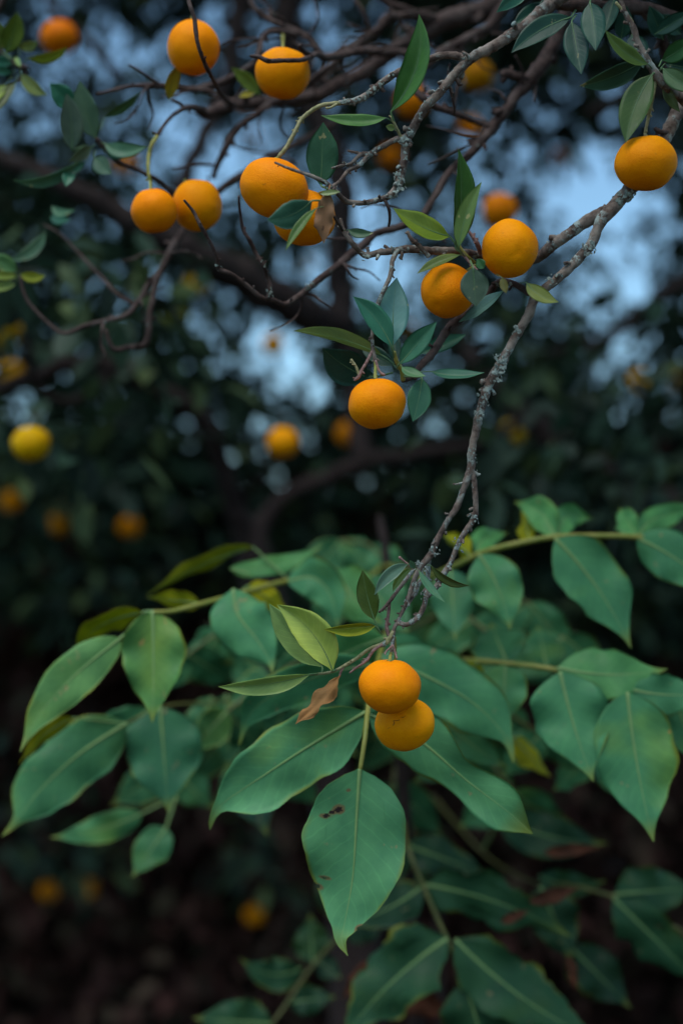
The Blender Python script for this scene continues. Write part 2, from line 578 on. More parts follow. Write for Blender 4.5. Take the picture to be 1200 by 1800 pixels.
# openings between the leaf masses of the trees behind, where the sky shows
GAPS = [(170, 62, 75, 45), (215, 95, 45, 40), (60, 60, 30, 22), (130, 115, 50, 30), (275, 135, 45, 40), (290, 230, 50, 60),
        (330, 290, 45, 50), (395, 365, 45, 60), (375, 35, 30, 35), (455, 25, 20, 40), (545, 40, 16, 70), (640, 40, 50, 35),
        (620, 100, 40, 30), (760, 100, 60, 40), (700, 150, 35, 40), (785, 190, 35, 60), (600, 320, 45, 55), (650, 330, 50, 60),
        (660, 445, 55, 70), (700, 490, 55, 45), (760, 300, 30, 40), (815, 310, 55, 50), (850, 215, 25, 30), (910, 260, 40, 40),
        (940, 330, 35, 60), (1000, 330, 45, 70), (1060, 260, 60, 60), (1085, 420, 65, 95), (1130, 350, 50, 80), (1170, 460, 35, 45),
        (965, 525, 60, 38), (900, 540, 28, 28), (975, 400, 25, 25), (1140, 585, 50, 40), (1120, 640, 45, 30), (1050, 690, 20, 20),
        (525, 445, 40, 35), (565, 520, 22, 22), (400, 590, 65, 42), (500, 595, 50, 45), (545, 640, 35, 30), (575, 715, 18, 18),
        (460, 745, 26, 26), (480, 775, 22, 22), (70, 735, 42, 32), (110, 700, 28, 26), (55, 825, 50, 28), (20, 760, 26, 26),
        (640, 865, 34, 34), (510, 850, 34, 28), (690, 765, 18, 18), (320, 700, 18, 14), (215, 465, 30, 24), (265, 490, 20, 34),
        (880, 160, 30, 30), (1110, 150, 30, 25), (420, 260, 30, 50), (480, 230, 22, 30), (230, 380, 18, 18), (1030, 130, 40, 30)]


def in_gap(px, py, grow=1.0):
    for gx, gy, rx, ry in GAPS:
        if ((px - gx) / (rx * grow)) ** 2 + ((py - gy) / (ry * grow)) ** 2 < 1:
            return True
    return False


def crown_centres(x0, x1, y0, y1, d0, d1, count, grow):
    out = []
    while len(out) < count:
        px, py = random.uniform(x0, x1), random.uniform(y0, y1)
        if -50 < px < 1250 and py < 900 and in_gap(px, py, grow):
            continue
        out.append(tuple(P(px, py, random.uniform(d0, d1))))
    return out


def overhead(xr, yr, zr, count):
    # leaf clumps added above the view to shade the background; underside rises away
    out = []
    for _ in range(count):
        y = random.uniform(*yr)
        out.append((random.uniform(*xr), y, 1.95 + 0.5 * y + random.uniform(*zr)))
    return out


# ------------------------------------------------------------------ the two orange trees behind
def wood(name, path, mat, parent, step=0.02, sides=10, rough=0.08, seed=0.0, jit=0.0):
    pts = pxpath(path)
    v, f = tube_geo(pts, step, sides, rough, seed=seed, jit=jit)
    return mk(name, v, f, mat, parent, origin=pts[0][0])


tbase = P(440, 950, 3.2)
t2g = P(620, 1600, 3.2)
T2 = empty('orange_tree', (t2g.x + 0.03, t2g.y, 0), 'blurred orange tree whose pale brown limbs fork low behind the big green leaves', 'tree')
wood('trunk', [('w', t2g.x + 0.03, t2g.y, -0.05, 0.085), (620, 1600, 3.2, 46), (560, 1330, 3.2, 42), (485, 1120, 3.2, 38), (442, 960, 3.2, 30), (440, 930, 3.2, 24)], M_TRUNK, T2)
wood('limb', [(440, 960, 3.2, 26), (415, 890, 3.15, 17), (388, 815, 3.1, 16), (360, 745, 3.05, 17), (290, 690, 3.0, 17), (205, 645, 3.0, 17), (110, 645, 3.0, 15), (30, 675, 3.05, 13), (-90, 700, 3.1, 10)], M_TRUNK, T2, seed=1, jit=0.5)
n5 = wood('limb', [(438, 965, 3.2, 26), (480, 890, 3.25, 14), (555, 845, 3.3, 15), (650, 812, 3.3, 15), (740, 795, 3.35, 12), (850, 780, 3.4, 12), (930, 730, 3.5, 7)], M_TRUNK, T2, seed=2, jit=0.5)
wood('limb', [(640, 815, 3.3, 18), (625, 700, 3.35, 20), (603, 570, 3.4, 24), (597, 450, 3.4, 24), (603, 330, 3.4, 20), (560, 200, 3.45, 24), (512, 70, 3.5, 26), (515, -60, 3.5, 24), (540, -220, 3.5, 18)], M_TRUNK, T2, seed=3, jit=0.5)
wood('limb', [(605, 575, 3.4, 26), (540, 552, 3.3, 33), (430, 490, 3.2, 34), (340, 445, 3.1, 30), (250, 395, 3.05, 24), (120, 330, 3.0, 18), (-60, 250, 3.0, 12)], M_TRUNK, T2, seed=4, jit=0.5)
wood('limb', [(300, 425, 3.1, 20), (330, 300, 3.2, 14), (390, 170, 3.3, 14), (415, 60, 3.35, 18), (420, -60, 3.4, 18), (400, -200, 3.4, 12)], M_TRUNK, T2, seed=5, jit=0.5)
wood('limb', [(205, 645, 3.0, 10), (130, 705, 2.95, 8), (65, 680, 2.9, 8), (52, 620, 2.85, 7), (45, 520, 2.8, 6)], M_TRUNK, T2, seed=6, jit=0.5)
wood('limb', [(210, 140, 3.2, 8), (150, 65, 3.2, 7), (100, 20, 3.2, 8), (60, -60, 3.2, 8)], M_TRUNK, T2, seed=8, jit=0.5)
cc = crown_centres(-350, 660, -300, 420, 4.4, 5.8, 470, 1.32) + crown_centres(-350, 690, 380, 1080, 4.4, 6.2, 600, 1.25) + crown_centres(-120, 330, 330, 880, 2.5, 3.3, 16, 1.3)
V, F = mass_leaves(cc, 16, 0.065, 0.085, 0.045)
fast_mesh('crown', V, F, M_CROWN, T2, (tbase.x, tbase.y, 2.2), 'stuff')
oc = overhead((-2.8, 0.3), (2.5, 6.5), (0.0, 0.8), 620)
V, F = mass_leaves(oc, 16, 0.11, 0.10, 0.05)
fast_mesh('shade_crown', V, F, M_CROWN, T2, (tbase.x, tbase.y, 3.0), 'stuff')  # unseen from the camera, added to keep sun off the background

tb3 = P(1420, 900, 3.7)
T3 = empty('orange_tree', (tb3.x, tb3.y, 0), 'dark out-of-focus orange tree whose crown fills the bright openings beside the lichened branch', 'tree')
wood('trunk', [('w', tb3.x, tb3.y, -0.05, 0.10), ('w', tb3.x + 0.03, tb3.y, 0.7, 0.08), (1425, 1050, 3.7, 44), (1400, 900, 3.7, 40), (1400, 700, 3.7, 30), (1380, 400, 3.7, 24), (1390, 0, 3.7, 18)], M_TRUNK, T3, seed=11)
wood('limb', [(1410, 960, 3.7, 36), (1250, 915, 3.65, 30), (1120, 865, 3.6, 30), (1010, 800, 3.6, 27), (920, 735, 3.6, 22), (845, 650, 3.6, 16), (790, 560, 3.7, 14), (770, 440, 3.7, 11)], M_TRUNK, T3, seed=12, jit=0.5)
wood('limb', [(1390, 560, 3.7, 22), (1260, 480, 3.6, 16), (1160, 520, 3.55, 12), (1060, 600, 3.5, 10), (960, 620, 3.5, 8)], M_TRUNK, T3, seed=13, jit=0.5)
wood('limb', [(1385, 260, 3.7, 20), (1240, 190, 3.6, 14), (1130, 160, 3.5, 10), (1030, 200, 3.45, 7)], M_TRUNK, T3, seed=14, jit=0.5)
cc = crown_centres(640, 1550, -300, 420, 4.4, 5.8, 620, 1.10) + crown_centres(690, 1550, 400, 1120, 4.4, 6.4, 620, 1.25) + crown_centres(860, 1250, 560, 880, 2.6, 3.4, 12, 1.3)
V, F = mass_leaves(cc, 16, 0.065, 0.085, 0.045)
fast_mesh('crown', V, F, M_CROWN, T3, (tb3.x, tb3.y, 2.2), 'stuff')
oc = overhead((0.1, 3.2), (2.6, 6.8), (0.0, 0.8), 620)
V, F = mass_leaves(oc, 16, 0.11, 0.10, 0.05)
fast_mesh('shade_crown', V, F, M_CROWN, T3, (tb3.x, tb3.y, 3.0), 'stuff')  # out-of-view foliage, added as a sunshade over the rear

# undergrowth: one dense dark mass of bushes
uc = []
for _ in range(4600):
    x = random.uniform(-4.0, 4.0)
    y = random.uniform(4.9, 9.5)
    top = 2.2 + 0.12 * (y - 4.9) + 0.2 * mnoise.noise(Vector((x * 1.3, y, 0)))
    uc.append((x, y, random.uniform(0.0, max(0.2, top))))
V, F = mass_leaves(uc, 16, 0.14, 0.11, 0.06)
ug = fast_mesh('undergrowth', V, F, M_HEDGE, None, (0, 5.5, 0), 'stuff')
ug['label'] = 'dense dark bushes filling the shade beneath the orange trees'
ug['category'] = 'bushes'


# ------------------------------------------------------------------ leaves
CIT = [(0, .03), (.05, .2), (.12, .5), (.22, .78), (.35, .96), (.46, 1.0), (.58, .95), (.70, .80), (.80, .58), (.89, .33), (.95, .15), (1, .012)]
WAL = [(0, .05), (.03, .3), (.09, .62), (.18, .86), (.30, .98), (.38, 1.0), (.50, .95), (.62, .80), (.73, .57), (.82, .33), (.89, .16), (.95, .07), (1, .01)]


WALD = [(0, .05), (.03, .3), (.09, .66), (.2, .92), (.34, 1.0), (.5, .98), (.64, .9), (.74, .72), (.80, .46), (.85, .22), (.90, .12), (.96, .07), (1, .01)]
WALW = [(0, .05), (.04, .4), (.12, .82), (.24, 1.0), (.36, .94), (.50, .70), (.62, .66), (.74, .76), (.84, .74), (.91, .5), (.96, .2), (1, .01)]


def profile(tab, u):
    for i in range(len(tab) - 1):
        if u <= tab[i + 1][0]:
            a, b_ = tab[i], tab[i + 1]
            p0 = tab[max(i - 1, 0)][1]
            p3 = tab[min(i + 2, len(tab) - 1)][1]
            t = (u - a[0]) / (b_[0] - a[0])
            return max(0.006, 0.5 * (2 * a[1] + (b_[1] - p0) * t + (2 * p0 - 5 * a[1] + 4 * b_[1] - p3) * t * t + (3 * a[1] - p0 - 3 * b_[1] + p3) * t ** 3))
    return tab[-1][1]


LEAFN = [0]


def leaf(parent, base, tip, hw, d0, d1=None, col=(0.03, 0.1, 0.06, 1), roll=0.0, fold=0.25, bend=0.0, curl=0.0, tipcurl=0.0,
         wav=0.05, kind='c', stalk=None, name=None, holes=None, nu=None, nv=None, label=None, mats=None, cup=0.0, ragged=0.0, via=None, prof=None):
    """one leaf: base/tip in photo pixels, half width in pixels, own depth; top and bottom skin, raised midrib, petiole"""
    LEAFN[0] += 1
    sd = LEAFN[0] * 3.71
    if d1 is None:
        d1 = d0
    B, T = P(base[0], base[1], d0), P(tip[0], tip[1], d1)
    A = T - B
    L = A.length
    a = A / L
    view = (CAM - (B + T) * 0.5).normalized()
    n0 = (view - a * view.dot(a)).normalized()
    s0 = a.cross(n0).normalized()
    rm = Matrix.Rotation(math.radians(roll), 3, a)
    n0, s0 = rm @ n0, rm @ s0
    tab = prof or (CIT if kind == 'c' else WAL)
    W = hw * (0.93 if kind == 'w' else 1.0) * (d0 + d1) * 0.5 / FPX
    nu = nu or (16 if kind == 'c' else 26)
    nv = nv or (8 if kind == 'c' else 14)
    nv += nv % 2
    cen = []
    if via:
        cps = [(B, 0.0)] + [(P(q[0], q[1], q[2] if len(q) > 2 else d0 + (d1 - d0) * (k + 1) / (len(via) + 1)), 0.0) for k, q in enumerate(via)] + [(T, 0.0)]
        dense = catmull(cps, L / 80)[0]
        acc = [0.0]
        for k in range(1, len(dense)):
            acc.append(acc[-1] + (dense[k] - dense[k - 1]).length)
    for i in range(nu + 1):
        u = i / nu
        q = 4 * u * (1 - u)
        if via:
            tgt = u * acc[-1]
            k = min(max(int(np.searchsorted(acc, tgt)), 1), len(dense) - 1)
            fr = (tgt - acc[k - 1]) / max(acc[k] - acc[k - 1], 1e-9)
            cen.append(dense[k - 1].lerp(dense[k], min(1.0, fr)) + n0 * (curl * L * q - tipcurl * L * u ** 3))
            continue
        cen.append(B + A * u + s0 * (bend * L * q) + n0 * (curl * L * q - tipcurl * L * u ** 3))
    verts, uvs, faces, mi = [], [], [], []
    th = 0.00018 if kind == 'c' else 0.00016
    top, bot = [], []
    cl, sn = math.cos(fold), math.sin(fold)
    tw0, tw1 = random.uniform(-14, 14) * (1 if kind == 'w' else 0.6), random.uniform(-22, 22) * (1 if kind == 'w' else 0.6)
    for i in range(nu + 1):
        u = i / nu
        t = (cen[min(i + 1, nu)] - cen[max(i - 1, 0)]).normalized()
        if via:
            nn = (n0 - t * n0.dot(t)).normalized()
            s = t.cross(nn).normalized()
        else:
            s = (s0 - t * s0.dot(t)).normalized()
            nn = s.cross(t) * -1.0
            if nn.dot(n0) < 0:
                nn = -nn
        tm_ = Matrix.Rotation(math.radians(tw0 + (tw1 - tw0) * u), 3, t)
        s, nn = tm_ @ s, tm_ @ nn
        w = W * profile(tab, u)
        rowt, rowb = [], []
        for j in range(nv + 1):
            v = -1 + 2 * j / nv
            av = abs(v)
            irr = 1.0
            if av > 0.6:
                irr += ((0.05 if kind == 'c' else 0.13) + ragged) * mnoise.noise(Vector((u * 7, v * 2, sd))) + (0.02 + ragged * .6) * mnoise.noise(Vector((u * 23, v * 3, sd + 5)))
            wv = wav * W * 1.6 * av ** 1.5 * (mnoise.noise(Vector((u * 3.2, v * 0.7 + sd, sd))) + 0.4 * math.sin(u * 15 + sd + 1.7 * (v > 0)))
            p = cen[i] + s * (w * v * irr * cl) + nn * (w * av * sn - w * cup * v * v + wv * (w / W))
            verts.append(p + nn * th)
            rowt.append(len(verts) - 1)
            uvs.append((u, 0.5 + 0.5 * v))
            verts.append(p - nn * th)
            rowb.append(len(verts) - 1)
            uvs.append((u, 0.5 + 0.5 * v))
        top.append(rowt)
        bot.append(rowb)
    gone = set()
    if holes:
        for i in range(nu):
            for j in range(nv):
                u, v = (i + .5) / nu, -1 + 2 * (j + .5) / nv
                for hu, hv, ru, rv in holes:
                    k = 1 + 0.9 * mnoise.noise(Vector((u * 70, v * 18, sd)))
                    if ((u - hu) / ru) ** 2 + ((v - hv) / rv) ** 2 < k:
                        gone.add((i, j))
    for i in range(nu):
        for j in range(nv):
            if (i, j) in gone:
                continue
            faces.append((top[i][j], top[i][j + 1], top[i + 1][j + 1], top[i + 1][j]))
            mi.append(0)
            faces.append((bot[i][j], bot[i + 1][j], bot[i + 1][j + 1], bot[i][j + 1]))
            mi.append(1)
    for i in range(nu):          # rims
        for j in (0, nv):
            jj = min(j, nv - 1)
            if (i, jj) in gone:
                continue
            faces.append((top[i][j], bot[i][j], bot[i + 1][j], top[i + 1][j]))
            mi.append(1)
    # midrib (and petiole) as one slender raised cord
    r0 = (0.0011 if kind == 'c' else 0.0030) * min(1.0, W / (0.016 if kind == 'c' else 0.04))
    pts = []
    if stalk is not None:
        S = P(stalk[0], stalk[1], stalk[2] if len(stalk) > 2 else d0)
        pts += [(S, r0 * 1.15), ((S + B) * 0.5 + n0 * r0, r0 * 1.1)]
    for i in range(0, nu + 1, 2):
        pts.append((cen[i], r0 * max(0.12, (1 - i / nu) ** 1.3)))
    k0, f0 = len(verts), len(faces)
    tube_geo(pts, L / nu * 1.5, 5, 0.0, verts, faces)
    uvs += [(0.5, 0.5)] * (len(verts) - k0)
    mi += [2] * (len(faces) - f0)
    if mats is None:
        mats = [M_LEAF, M_LEAFB, M_RIB] if kind == 'c' else [M_WAL, M_WALB, M_WRIB]
    ob = mk(name or ('leaf' if kind == 'c' else 'leaflet'), verts, faces, mats, parent, origin=B, mat_idx=mi, uvs=uvs)
    k = 1 + random.uniform(-0.1, 0.1)
    ob.color = (col[0] * k, col[1] * k, col[2] * k, 1)
    if label:
        ob['label'] = label
    return ob


# leaf colours (the leaf's own colour unless noted)
DK = (0.012, 0.052, 0.036, 1)      # dark blue-green
TE = (0.022, 0.110, 0.070, 1)      # teal
BL = (0.080, 0.205, 0.195, 1)      # bluish sky sheen put into the colour
GR = (0.032, 0.110, 0.035, 1)      # mid green
OL = (0.050, 0.075, 0.014, 1)      # olive
YG = (0.130, 0.190, 0.018, 1)      # young yellow green
LG = (0.120, 0.210, 0.060, 1)      # pale young green
YE = (0.330, 0.280, 0.020, 1)      # yellowing
GY = (0.070, 0.115, 0.080, 1)      # dusty grey green
BR = (0.200, 0.110, 0.060, 1)      # dry brown
TB = (0.320, 0.150, 0.045, 1)      # tan dry


# ------------------------------------------------------------------ the near orange tree
T1 = empty('orange_tree', (0.98, 2.05, 0), 'near orange tree with thin crooked lichen-covered branches hung with ripe fruit', 'tree')
v, f = tube_geo([(Vector(p), r) for p, r in (((0.98, 2.05, -0.06), 0.085), ((0.96, 2.05, 0.35), 0.068), ((0.92, 2.03, 0.9), 0.06), ((0.90, 2.0, 1.5), 0.052),
                                             ((0.84, 1.98, 2.1), 0.044), ((0.78, 1.98, 2.6), 0.034), ((0.70, 2.0, 3.0), 0.02))], 0.02, 14, 0.08)
mk('trunk', v, f, M_TRUNK, T1, origin=(0.98, 2.05, -0.06))


oc = []  # unseen crown clumps, set sunward to shade the upper right branches
while len(oc) < 190:
    x, y = random.uniform(0.16, 1.7), random.uniform(0.9, 2.5)
    oc.append((x, y, 1.9 + 0.49 * y + random.uniform(0.0, 0.7)))
V, F = mass_leaves(oc, 14, 0.09, 0.085, 0.04)
fast_mesh('crown', V, F, M_CROWN, T1, (0.7, 2.0, 2.9), 'stuff')


def branch(path, mat=None, spurs=0, name='branch', parent=None, seed=0.0, rough=0.16, jit=0.5, step=None, sides=9):
    """crooked bark tube with short knobby spurs grown out of it"""
    pts = pxpath(path)
    st = step or 0.0035
    v, f = tube_geo(pts, st, sides, rough, seed=seed, jit=jit)
    rs = random.Random(int(seed * 100) + 5)
    for _ in range(spurs):
        i = rs.randrange(1, len(pts) - 1) if len(pts) > 2 else 0
        j = min(i + 1, len(pts) - 1)
        t = rs.random()
        c = pts[i][0].lerp(pts[j][0], t)
        r = pts[i][1] + (pts[j][1] - pts[i][1]) * t
        ax = (pts[j][0] - pts[i][0]).normalized()
        dv = Vector((rs.gauss(0, 1), rs.gauss(0, 0.6), rs.gauss(0, 1)))
        dv = (dv - ax * dv.dot(ax)).normalized() + ax * rs.uniform(-0.2, 0.7)
        dv.normalize()
        ln = r * rs.uniform(0.8, 1.9)
        rr = r * rs.uniform(0.34, 0.52)
        tube_geo([(c, rr * 1.3), (c + dv * (r + ln * 0.3), rr), (c + dv * (r + ln * 0.6) + ax * rr, rr * 1.1), (c + dv * (r + ln * 0.9), rr * 0.6)], 0.0015, 6, 0.2, v, f, seed=seed)
    return mk(name, v, f, mat or M_BARK, parent or T1, origin=pts[0][0])


def lichen(parent, px, py, d, dx, dy, r_px, n=24, size=2.6):
    """a crust of small lichen flakes over a length of branch; (dx,dy) = half extent along the branch in pixels"""
    sc_ = d / FPX
    c = P(px, py, d)
    ax = (RGT * dx - UPV * dy) * sc_
    axn = ax.normalized()
    bm = bmesh.new()
    rl = random.Random(int(px * 7 + py))
    n = int(n * 0.6)
    for _ in range(n):
        a = rl.gauss(0, 0.95)
        dv = Matrix.Rotation(a + rl.uniform(-.5, .5), 3, axn) @ (-FWD)
        dv = (dv - axn * dv.dot(axn)).normalized()
        p = c + ax * rl.uniform(-1, 1) + dv * (r_px * sc_ * 1.02)
        s = size * sc_ * rl.uniform(0.4, 1.1)
        mt = Matrix.Translation(p) @ dv.to_track_quat('Z', 'Y').to_matrix().to_4x4() @ Matrix.Rotation(rl.uniform(0, 6), 4, 'Z') @ Matrix.Diagonal((s * rl.uniform(.9, 1.9), s * rl.uniform(.8, 1.3), s * rl.uniform(0.15, 0.4), 1))
        r = bmesh.ops.create_icosphere(bm, subdivisions=1, radius=1.0, matrix=mt)
        for vv in r['verts']:
            vv.co += Vector((rl.gauss(0, 1), rl.gauss(0, 1), rl.gauss(0, 1))) * s * 0.12
    vs = [v.co.copy() for v in bm.verts]
    fs = [[v.index for v in fc.verts] for fc in bm.faces]
    bm.free()
    return mk('lichen', vs, fs, M_LICHEN, parent, origin=c, smooth=False)


# main drooping branch
b1 = branch([('w', 0.86, 1.98, 1.95, 0.026), (1420, 120, 1.85, 17.1), (1290, 130, 1.72, 15.3), (1205, 175, 1.66, 12.6), (1170, 240, 1.64, 11.7), (1140, 300, 1.63, 11.7), (1095, 345, 1.61, 12.2),
             (1062, 378, 1.6, 12.2), (1048, 405, 1.6, 9.0), (1034, 434, 1.6, 9.0), (1005, 465, 1.6, 8.6), (970, 495, 1.6, 8.1), (942, 522, 1.6, 9.0), (926, 555, 1.6, 8.1),
             (906, 590, 1.6, 7.7), (889, 618, 1.6, 7.7), (877, 642, 1.6, 9.9), (865, 665, 1.6, 9.0), (851, 700, 1.6, 7.7), (841, 735, 1.6, 7.7), (833, 770, 1.6, 6.8), (828, 800, 1.6, 7.2),
             (826, 826, 1.6, 7.7), (813, 860, 1.6, 5.6), (802, 892, 1.6, 5.9), (785, 916, 1.6, 4.9), (771, 945, 1.6, 5.6), (760, 970, 1.6, 6.5), (746, 986, 1.6, 5.9), (736, 1002, 1.6, 5.0),
             (727, 1022, 1.6, 4.1), (721, 1042, 1.6, 4.1), (711, 1066, 1.6, 3.2), (700, 1090, 1.6, 3.2), (693, 1106, 1.6, 3.6), (690, 1130, 1.6, 3.6), (687, 1150, 1.6, 2.9)], spurs=16, seed=1.3, step=0.003, sides=10)
br1b = branch([(829, 822, 1.6, 6), (834, 850, 1.6, 5), (835, 888, 1.6, 4.8), (832, 912, 1.6, 6.2), (820, 931, 1.6, 5), (806, 955, 1.6, 5), (793, 985, 1.6, 4.6), (780, 1007, 1.6, 5.5), (769, 1027, 1.6, 5.2), (757, 1042, 1.6, 3.6), (750, 1050, 1.6, 2.4)], spurs=9, seed=2.7, step=0.003)
br1c = branch([(754, 975, 1.605, 4.5), (752, 998, 1.61, 4.2), (751, 1022, 1.61, 3.8), (749, 1042, 1.6, 4.4), (744, 1066, 1.6, 4.6), (735, 1085, 1.6, 4.6), (714, 1098, 1.6, 4.2), (698, 1094, 1.6, 3.8)], spurs=7, seed=3.1, step=0.003)
br1d = branch([(728, 1000, 1.605, 3.6), (703, 1032, 1.605, 3.4), (686, 1054, 1.6, 3.6), (677, 1066, 1.6, 3), (666, 1076, 1.6, 2.2)], spurs=3, seed=4.4, step=0.003)
branch([(684, 1056, 1.605, 3), (682, 1082, 1.605, 3), (680, 1104, 1.605, 3.6), (686, 1126, 1.605, 3)], M_PINK, spurs=3, name='twig', parent=br1d, seed=4.9, step=0.003)
branch([(744, 1010, 1.615, 4), (733, 1030, 1.615, 4.6), (728, 1044, 1.615, 5), (715, 1062, 1.61, 4), (704, 1080, 1.605, 3)], spurs=5, name='twig', parent=b1, seed=5.2, step=0.003)
br1e = branch([(692, 1108, 1.6, 4), (684, 1122, 1.6, 4), (674, 1132, 1.6, 5), (656, 1138, 1.6, 3.6), (640, 1147, 1.59, 3), (626, 1158, 1.59, 3), (611, 1167, 1.59, 3.2), (596, 1175, 1.59, 2.6), (580, 1181, 1.59, 2.4), (560, 1184, 1.59, 2.2), (545, 1186, 1.59, 1.8)], M_TWIG, spurs=6, seed=6.0, step=0.003)
branch([(672, 1133, 1.595, 2.2), (656, 1144, 1.59, 3), (648, 1155, 1.59, 2.8), (640, 1164, 1.585, 2.4), (628, 1172, 1.585, 2), (614, 1183, 1.585, 1.4)], M_PINK, spurs=6, name='twig', parent=br1e, seed=6.6, step=0.002)
branch([(606, 1169, 1.59, 2.2), (600, 1178, 1.59, 2.6), (597, 1188, 1.59, 2.2)], M_PINK, spurs=2, name='twig', parent=br1e, seed=6.9, step=0.002)
branch([(690, 1134, 1.59, 2.2), (694, 1146, 1.59, 1.8), (697, 1157, 1.585, 1.3)], M_PINK, spurs=2, name='twig', parent=b1, seed=7.3, step=0.002)
branch([(690, 1134, 1.595, 2.0), (679, 1144, 1.59, 1.6), (676, 1150, 1.585, 1.2)], M_PINK, spurs=2, name='twig', parent=b1, seed=7.4, step=0.002)
branch([(726, 1000, 1.6, 2), (718, 992, 1.6, 1.6), (708, 984, 1.6, 1.6), (702, 979, 1.6, 3)], M_PINK, name='twig', parent=b1, seed=7.5, step=0.002)
branch([(813, 848, 1.6, 2.2), (803, 851, 1.595, 1.7), (796, 851, 1.595, 1.8)], name='twig', parent=b1, seed=7.6, step=0.002)
for a in ((1096, 345, 1.605, 14, -10, 12.5, 46, 4.0), (1034, 434, 1.59, 3, 14, 10, 46, 3.4), (974, 489, 1.59, 12, -10, 9, 26, 2.8), (907, 582, 1.595, 3, 6, 9, 22, 3.0),
          (879, 640, 1.595, 3, 18, 10, 60, 3.4), (870, 664, 1.595, 3, 8, 10, 24, 2.8), (848, 704, 1.595, 4, 12, 8, 26, 2.6), (842, 730, 1.595, 4, 8, 8, 30, 3.0),
          (830, 806, 1.595, 1, 22, 7.5, 30, 2.2), (764, 968, 1.595, 7, 9, 7, 34, 2.4), (740, 996, 1.595, 7, 9, 6, 34, 2.2), (728, 1030, 1.595, 4, 10, 5, 26, 2.0), (714, 1062, 1.595, 3, 7, 4, 26, 2.0)):
    lichen(b1, a[0], a[1], a[2], a[3], a[4], a[5], a[6], a[7])
lichen(br1b, 832, 912, 1.597, 2, 9, 6.5, 30, 2.6)
lichen(br1b, 804, 958, 1.597, 7, 13, 5, 28, 2.1)
lichen(br1c, 728, 1090, 1.597, 9, -5, 4.6, 26, 2.0)
lichen(br1c, 744, 1050, 1.597, 2, 12, 4.6, 20, 2.0)
lichen(br1e, 672, 1133, 1.597, 6, -3, 4.6, 26, 2.0)
lichen(br1d, 702, 1092, 1.6, 5, 4, 4, 16, 1.9)

# upper fork running left behind the paired fruit
b2 = branch([(1068, 372, 1.605, 12), (1032, 390, 1.61, 11), (1000, 413, 1.62, 10), (966, 435, 1.63, 10), (940, 456, 1.65, 9), (900, 455, 1.655, 8), (850, 450, 1.64, 7), (830, 446, 1.63, 6.8),
             (800, 441, 1.61, 6.5), (762, 441, 1.61, 7), (722, 437, 1.61, 7.4), (692, 441, 1.61, 6.5), (664, 443, 1.61, 5.6), (645, 449, 1.61, 6), (632, 443, 1.61, 5), (618, 428, 1.6, 4.6), (604, 408, 1.6, 4.2), (598, 385, 1.6, 3.4)], spurs=12, seed=11.2)
branch([(752, 450, 1.6, 4.4), (738, 434, 1.595, 4), (724, 421, 1.595, 3.8), (716, 407, 1.595, 2.8)], spurs=5, name='twig', parent=b2, seed=11.4, step=0.002)
branch([(845, 446, 1.62, 4), (838, 428, 1.61, 4), (830, 416, 1.61, 3.4), (822, 405, 1.61, 2)], M_PINK, spurs=5, name='twig', parent=b2, seed=11.5, step=0.002)
branch([(664, 449, 1.605, 3.5), (661, 456, 1.6, 2.6)], spurs=0, name='twig', parent=b2, seed=11.55, step=0.002)
tw_j = branch([(699, 440, 1.605, 5), (689, 460, 1.6, 4.2), (686, 484, 1.6, 4.2), (674, 512, 1.6, 3.8), (664, 536, 1.605, 4), (657, 565, 1.61, 3.2), (653, 590, 1.6, 3), (655, 612, 1.6, 3.6), (660, 634, 1.6, 3.4)], spurs=8, seed=11.6, step=0.0025)
branch([(654, 618, 1.6, 3), (645, 636, 1.595, 2.8), (636, 650, 1.59, 2.6), (630, 662, 1.59, 3.6), (622, 668, 1.59, 2.4)], M_PINK, spurs=5, name='twig', parent=tw_j, seed=11.7, step=0.002)
branch([(631, 660, 1.59, 2.4), (626, 645, 1.59, 2.4), (617, 632, 1.588, 2.2)], M_TWIG, spurs=3, name='twig', parent=tw_j, seed=11.75, step=0.002)
branch([(660, 634, 1.595, 2.4), (666, 652, 1.59, 2.2), (675, 659, 1.585, 2.4)], M_PINK, spurs=2, name='twig', parent=tw_j, seed=11.8, step=0.002)
lichen(tw_j, 666, 530, 1.598, -4, 12, 4.2, 26, 1.9)
for a in ((692, 438, 1.605, 5, 2, 6.5, 18, 2.4), (745, 447, 1.6, 8, 4, 4, 14, 2.0), (872, 446, 1.63, 25, 2, 8, 40, 2.6), (640, 452, 1.605, 8, 2, 6, 18, 2.4), (972, 427, 1.62, 14, -8, 10, 10, 2.2)):
    lichen(b2, *a)
# the shaded spur behind the pair, down to the leafy tuft
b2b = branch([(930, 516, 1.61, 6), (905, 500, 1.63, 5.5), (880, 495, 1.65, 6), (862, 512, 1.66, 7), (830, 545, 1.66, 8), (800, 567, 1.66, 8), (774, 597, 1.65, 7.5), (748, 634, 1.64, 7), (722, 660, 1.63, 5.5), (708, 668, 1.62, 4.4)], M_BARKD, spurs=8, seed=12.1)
branch([(708, 668, 1.615, 4.4), (706, 652, 1.61, 4.4), (697, 636, 1.605, 4), (692, 618, 1.6, 3)], M_STALK, name='twig', parent=b2b, seed=12.2, step=0.0025)
branch([(833, 462, 1.61, 2.6), (822, 452, 1.6, 2.8), (812, 440, 1.6, 3), (803, 426, 1.6, 2.4)], M_STALK, name='twig', parent=b2, seed=12.3, step=0.0025)
branch([(812, 446, 1.595, 2.4), (824, 460, 1.585, 2.2), (838, 474, 1.57, 2)], M_PINK, spurs=4, name='twig', parent=b2, seed=12.35, step=0.0025)
lichen(b2b, 885, 500, 1.63, 14, 3, 6, 26, 2.4)

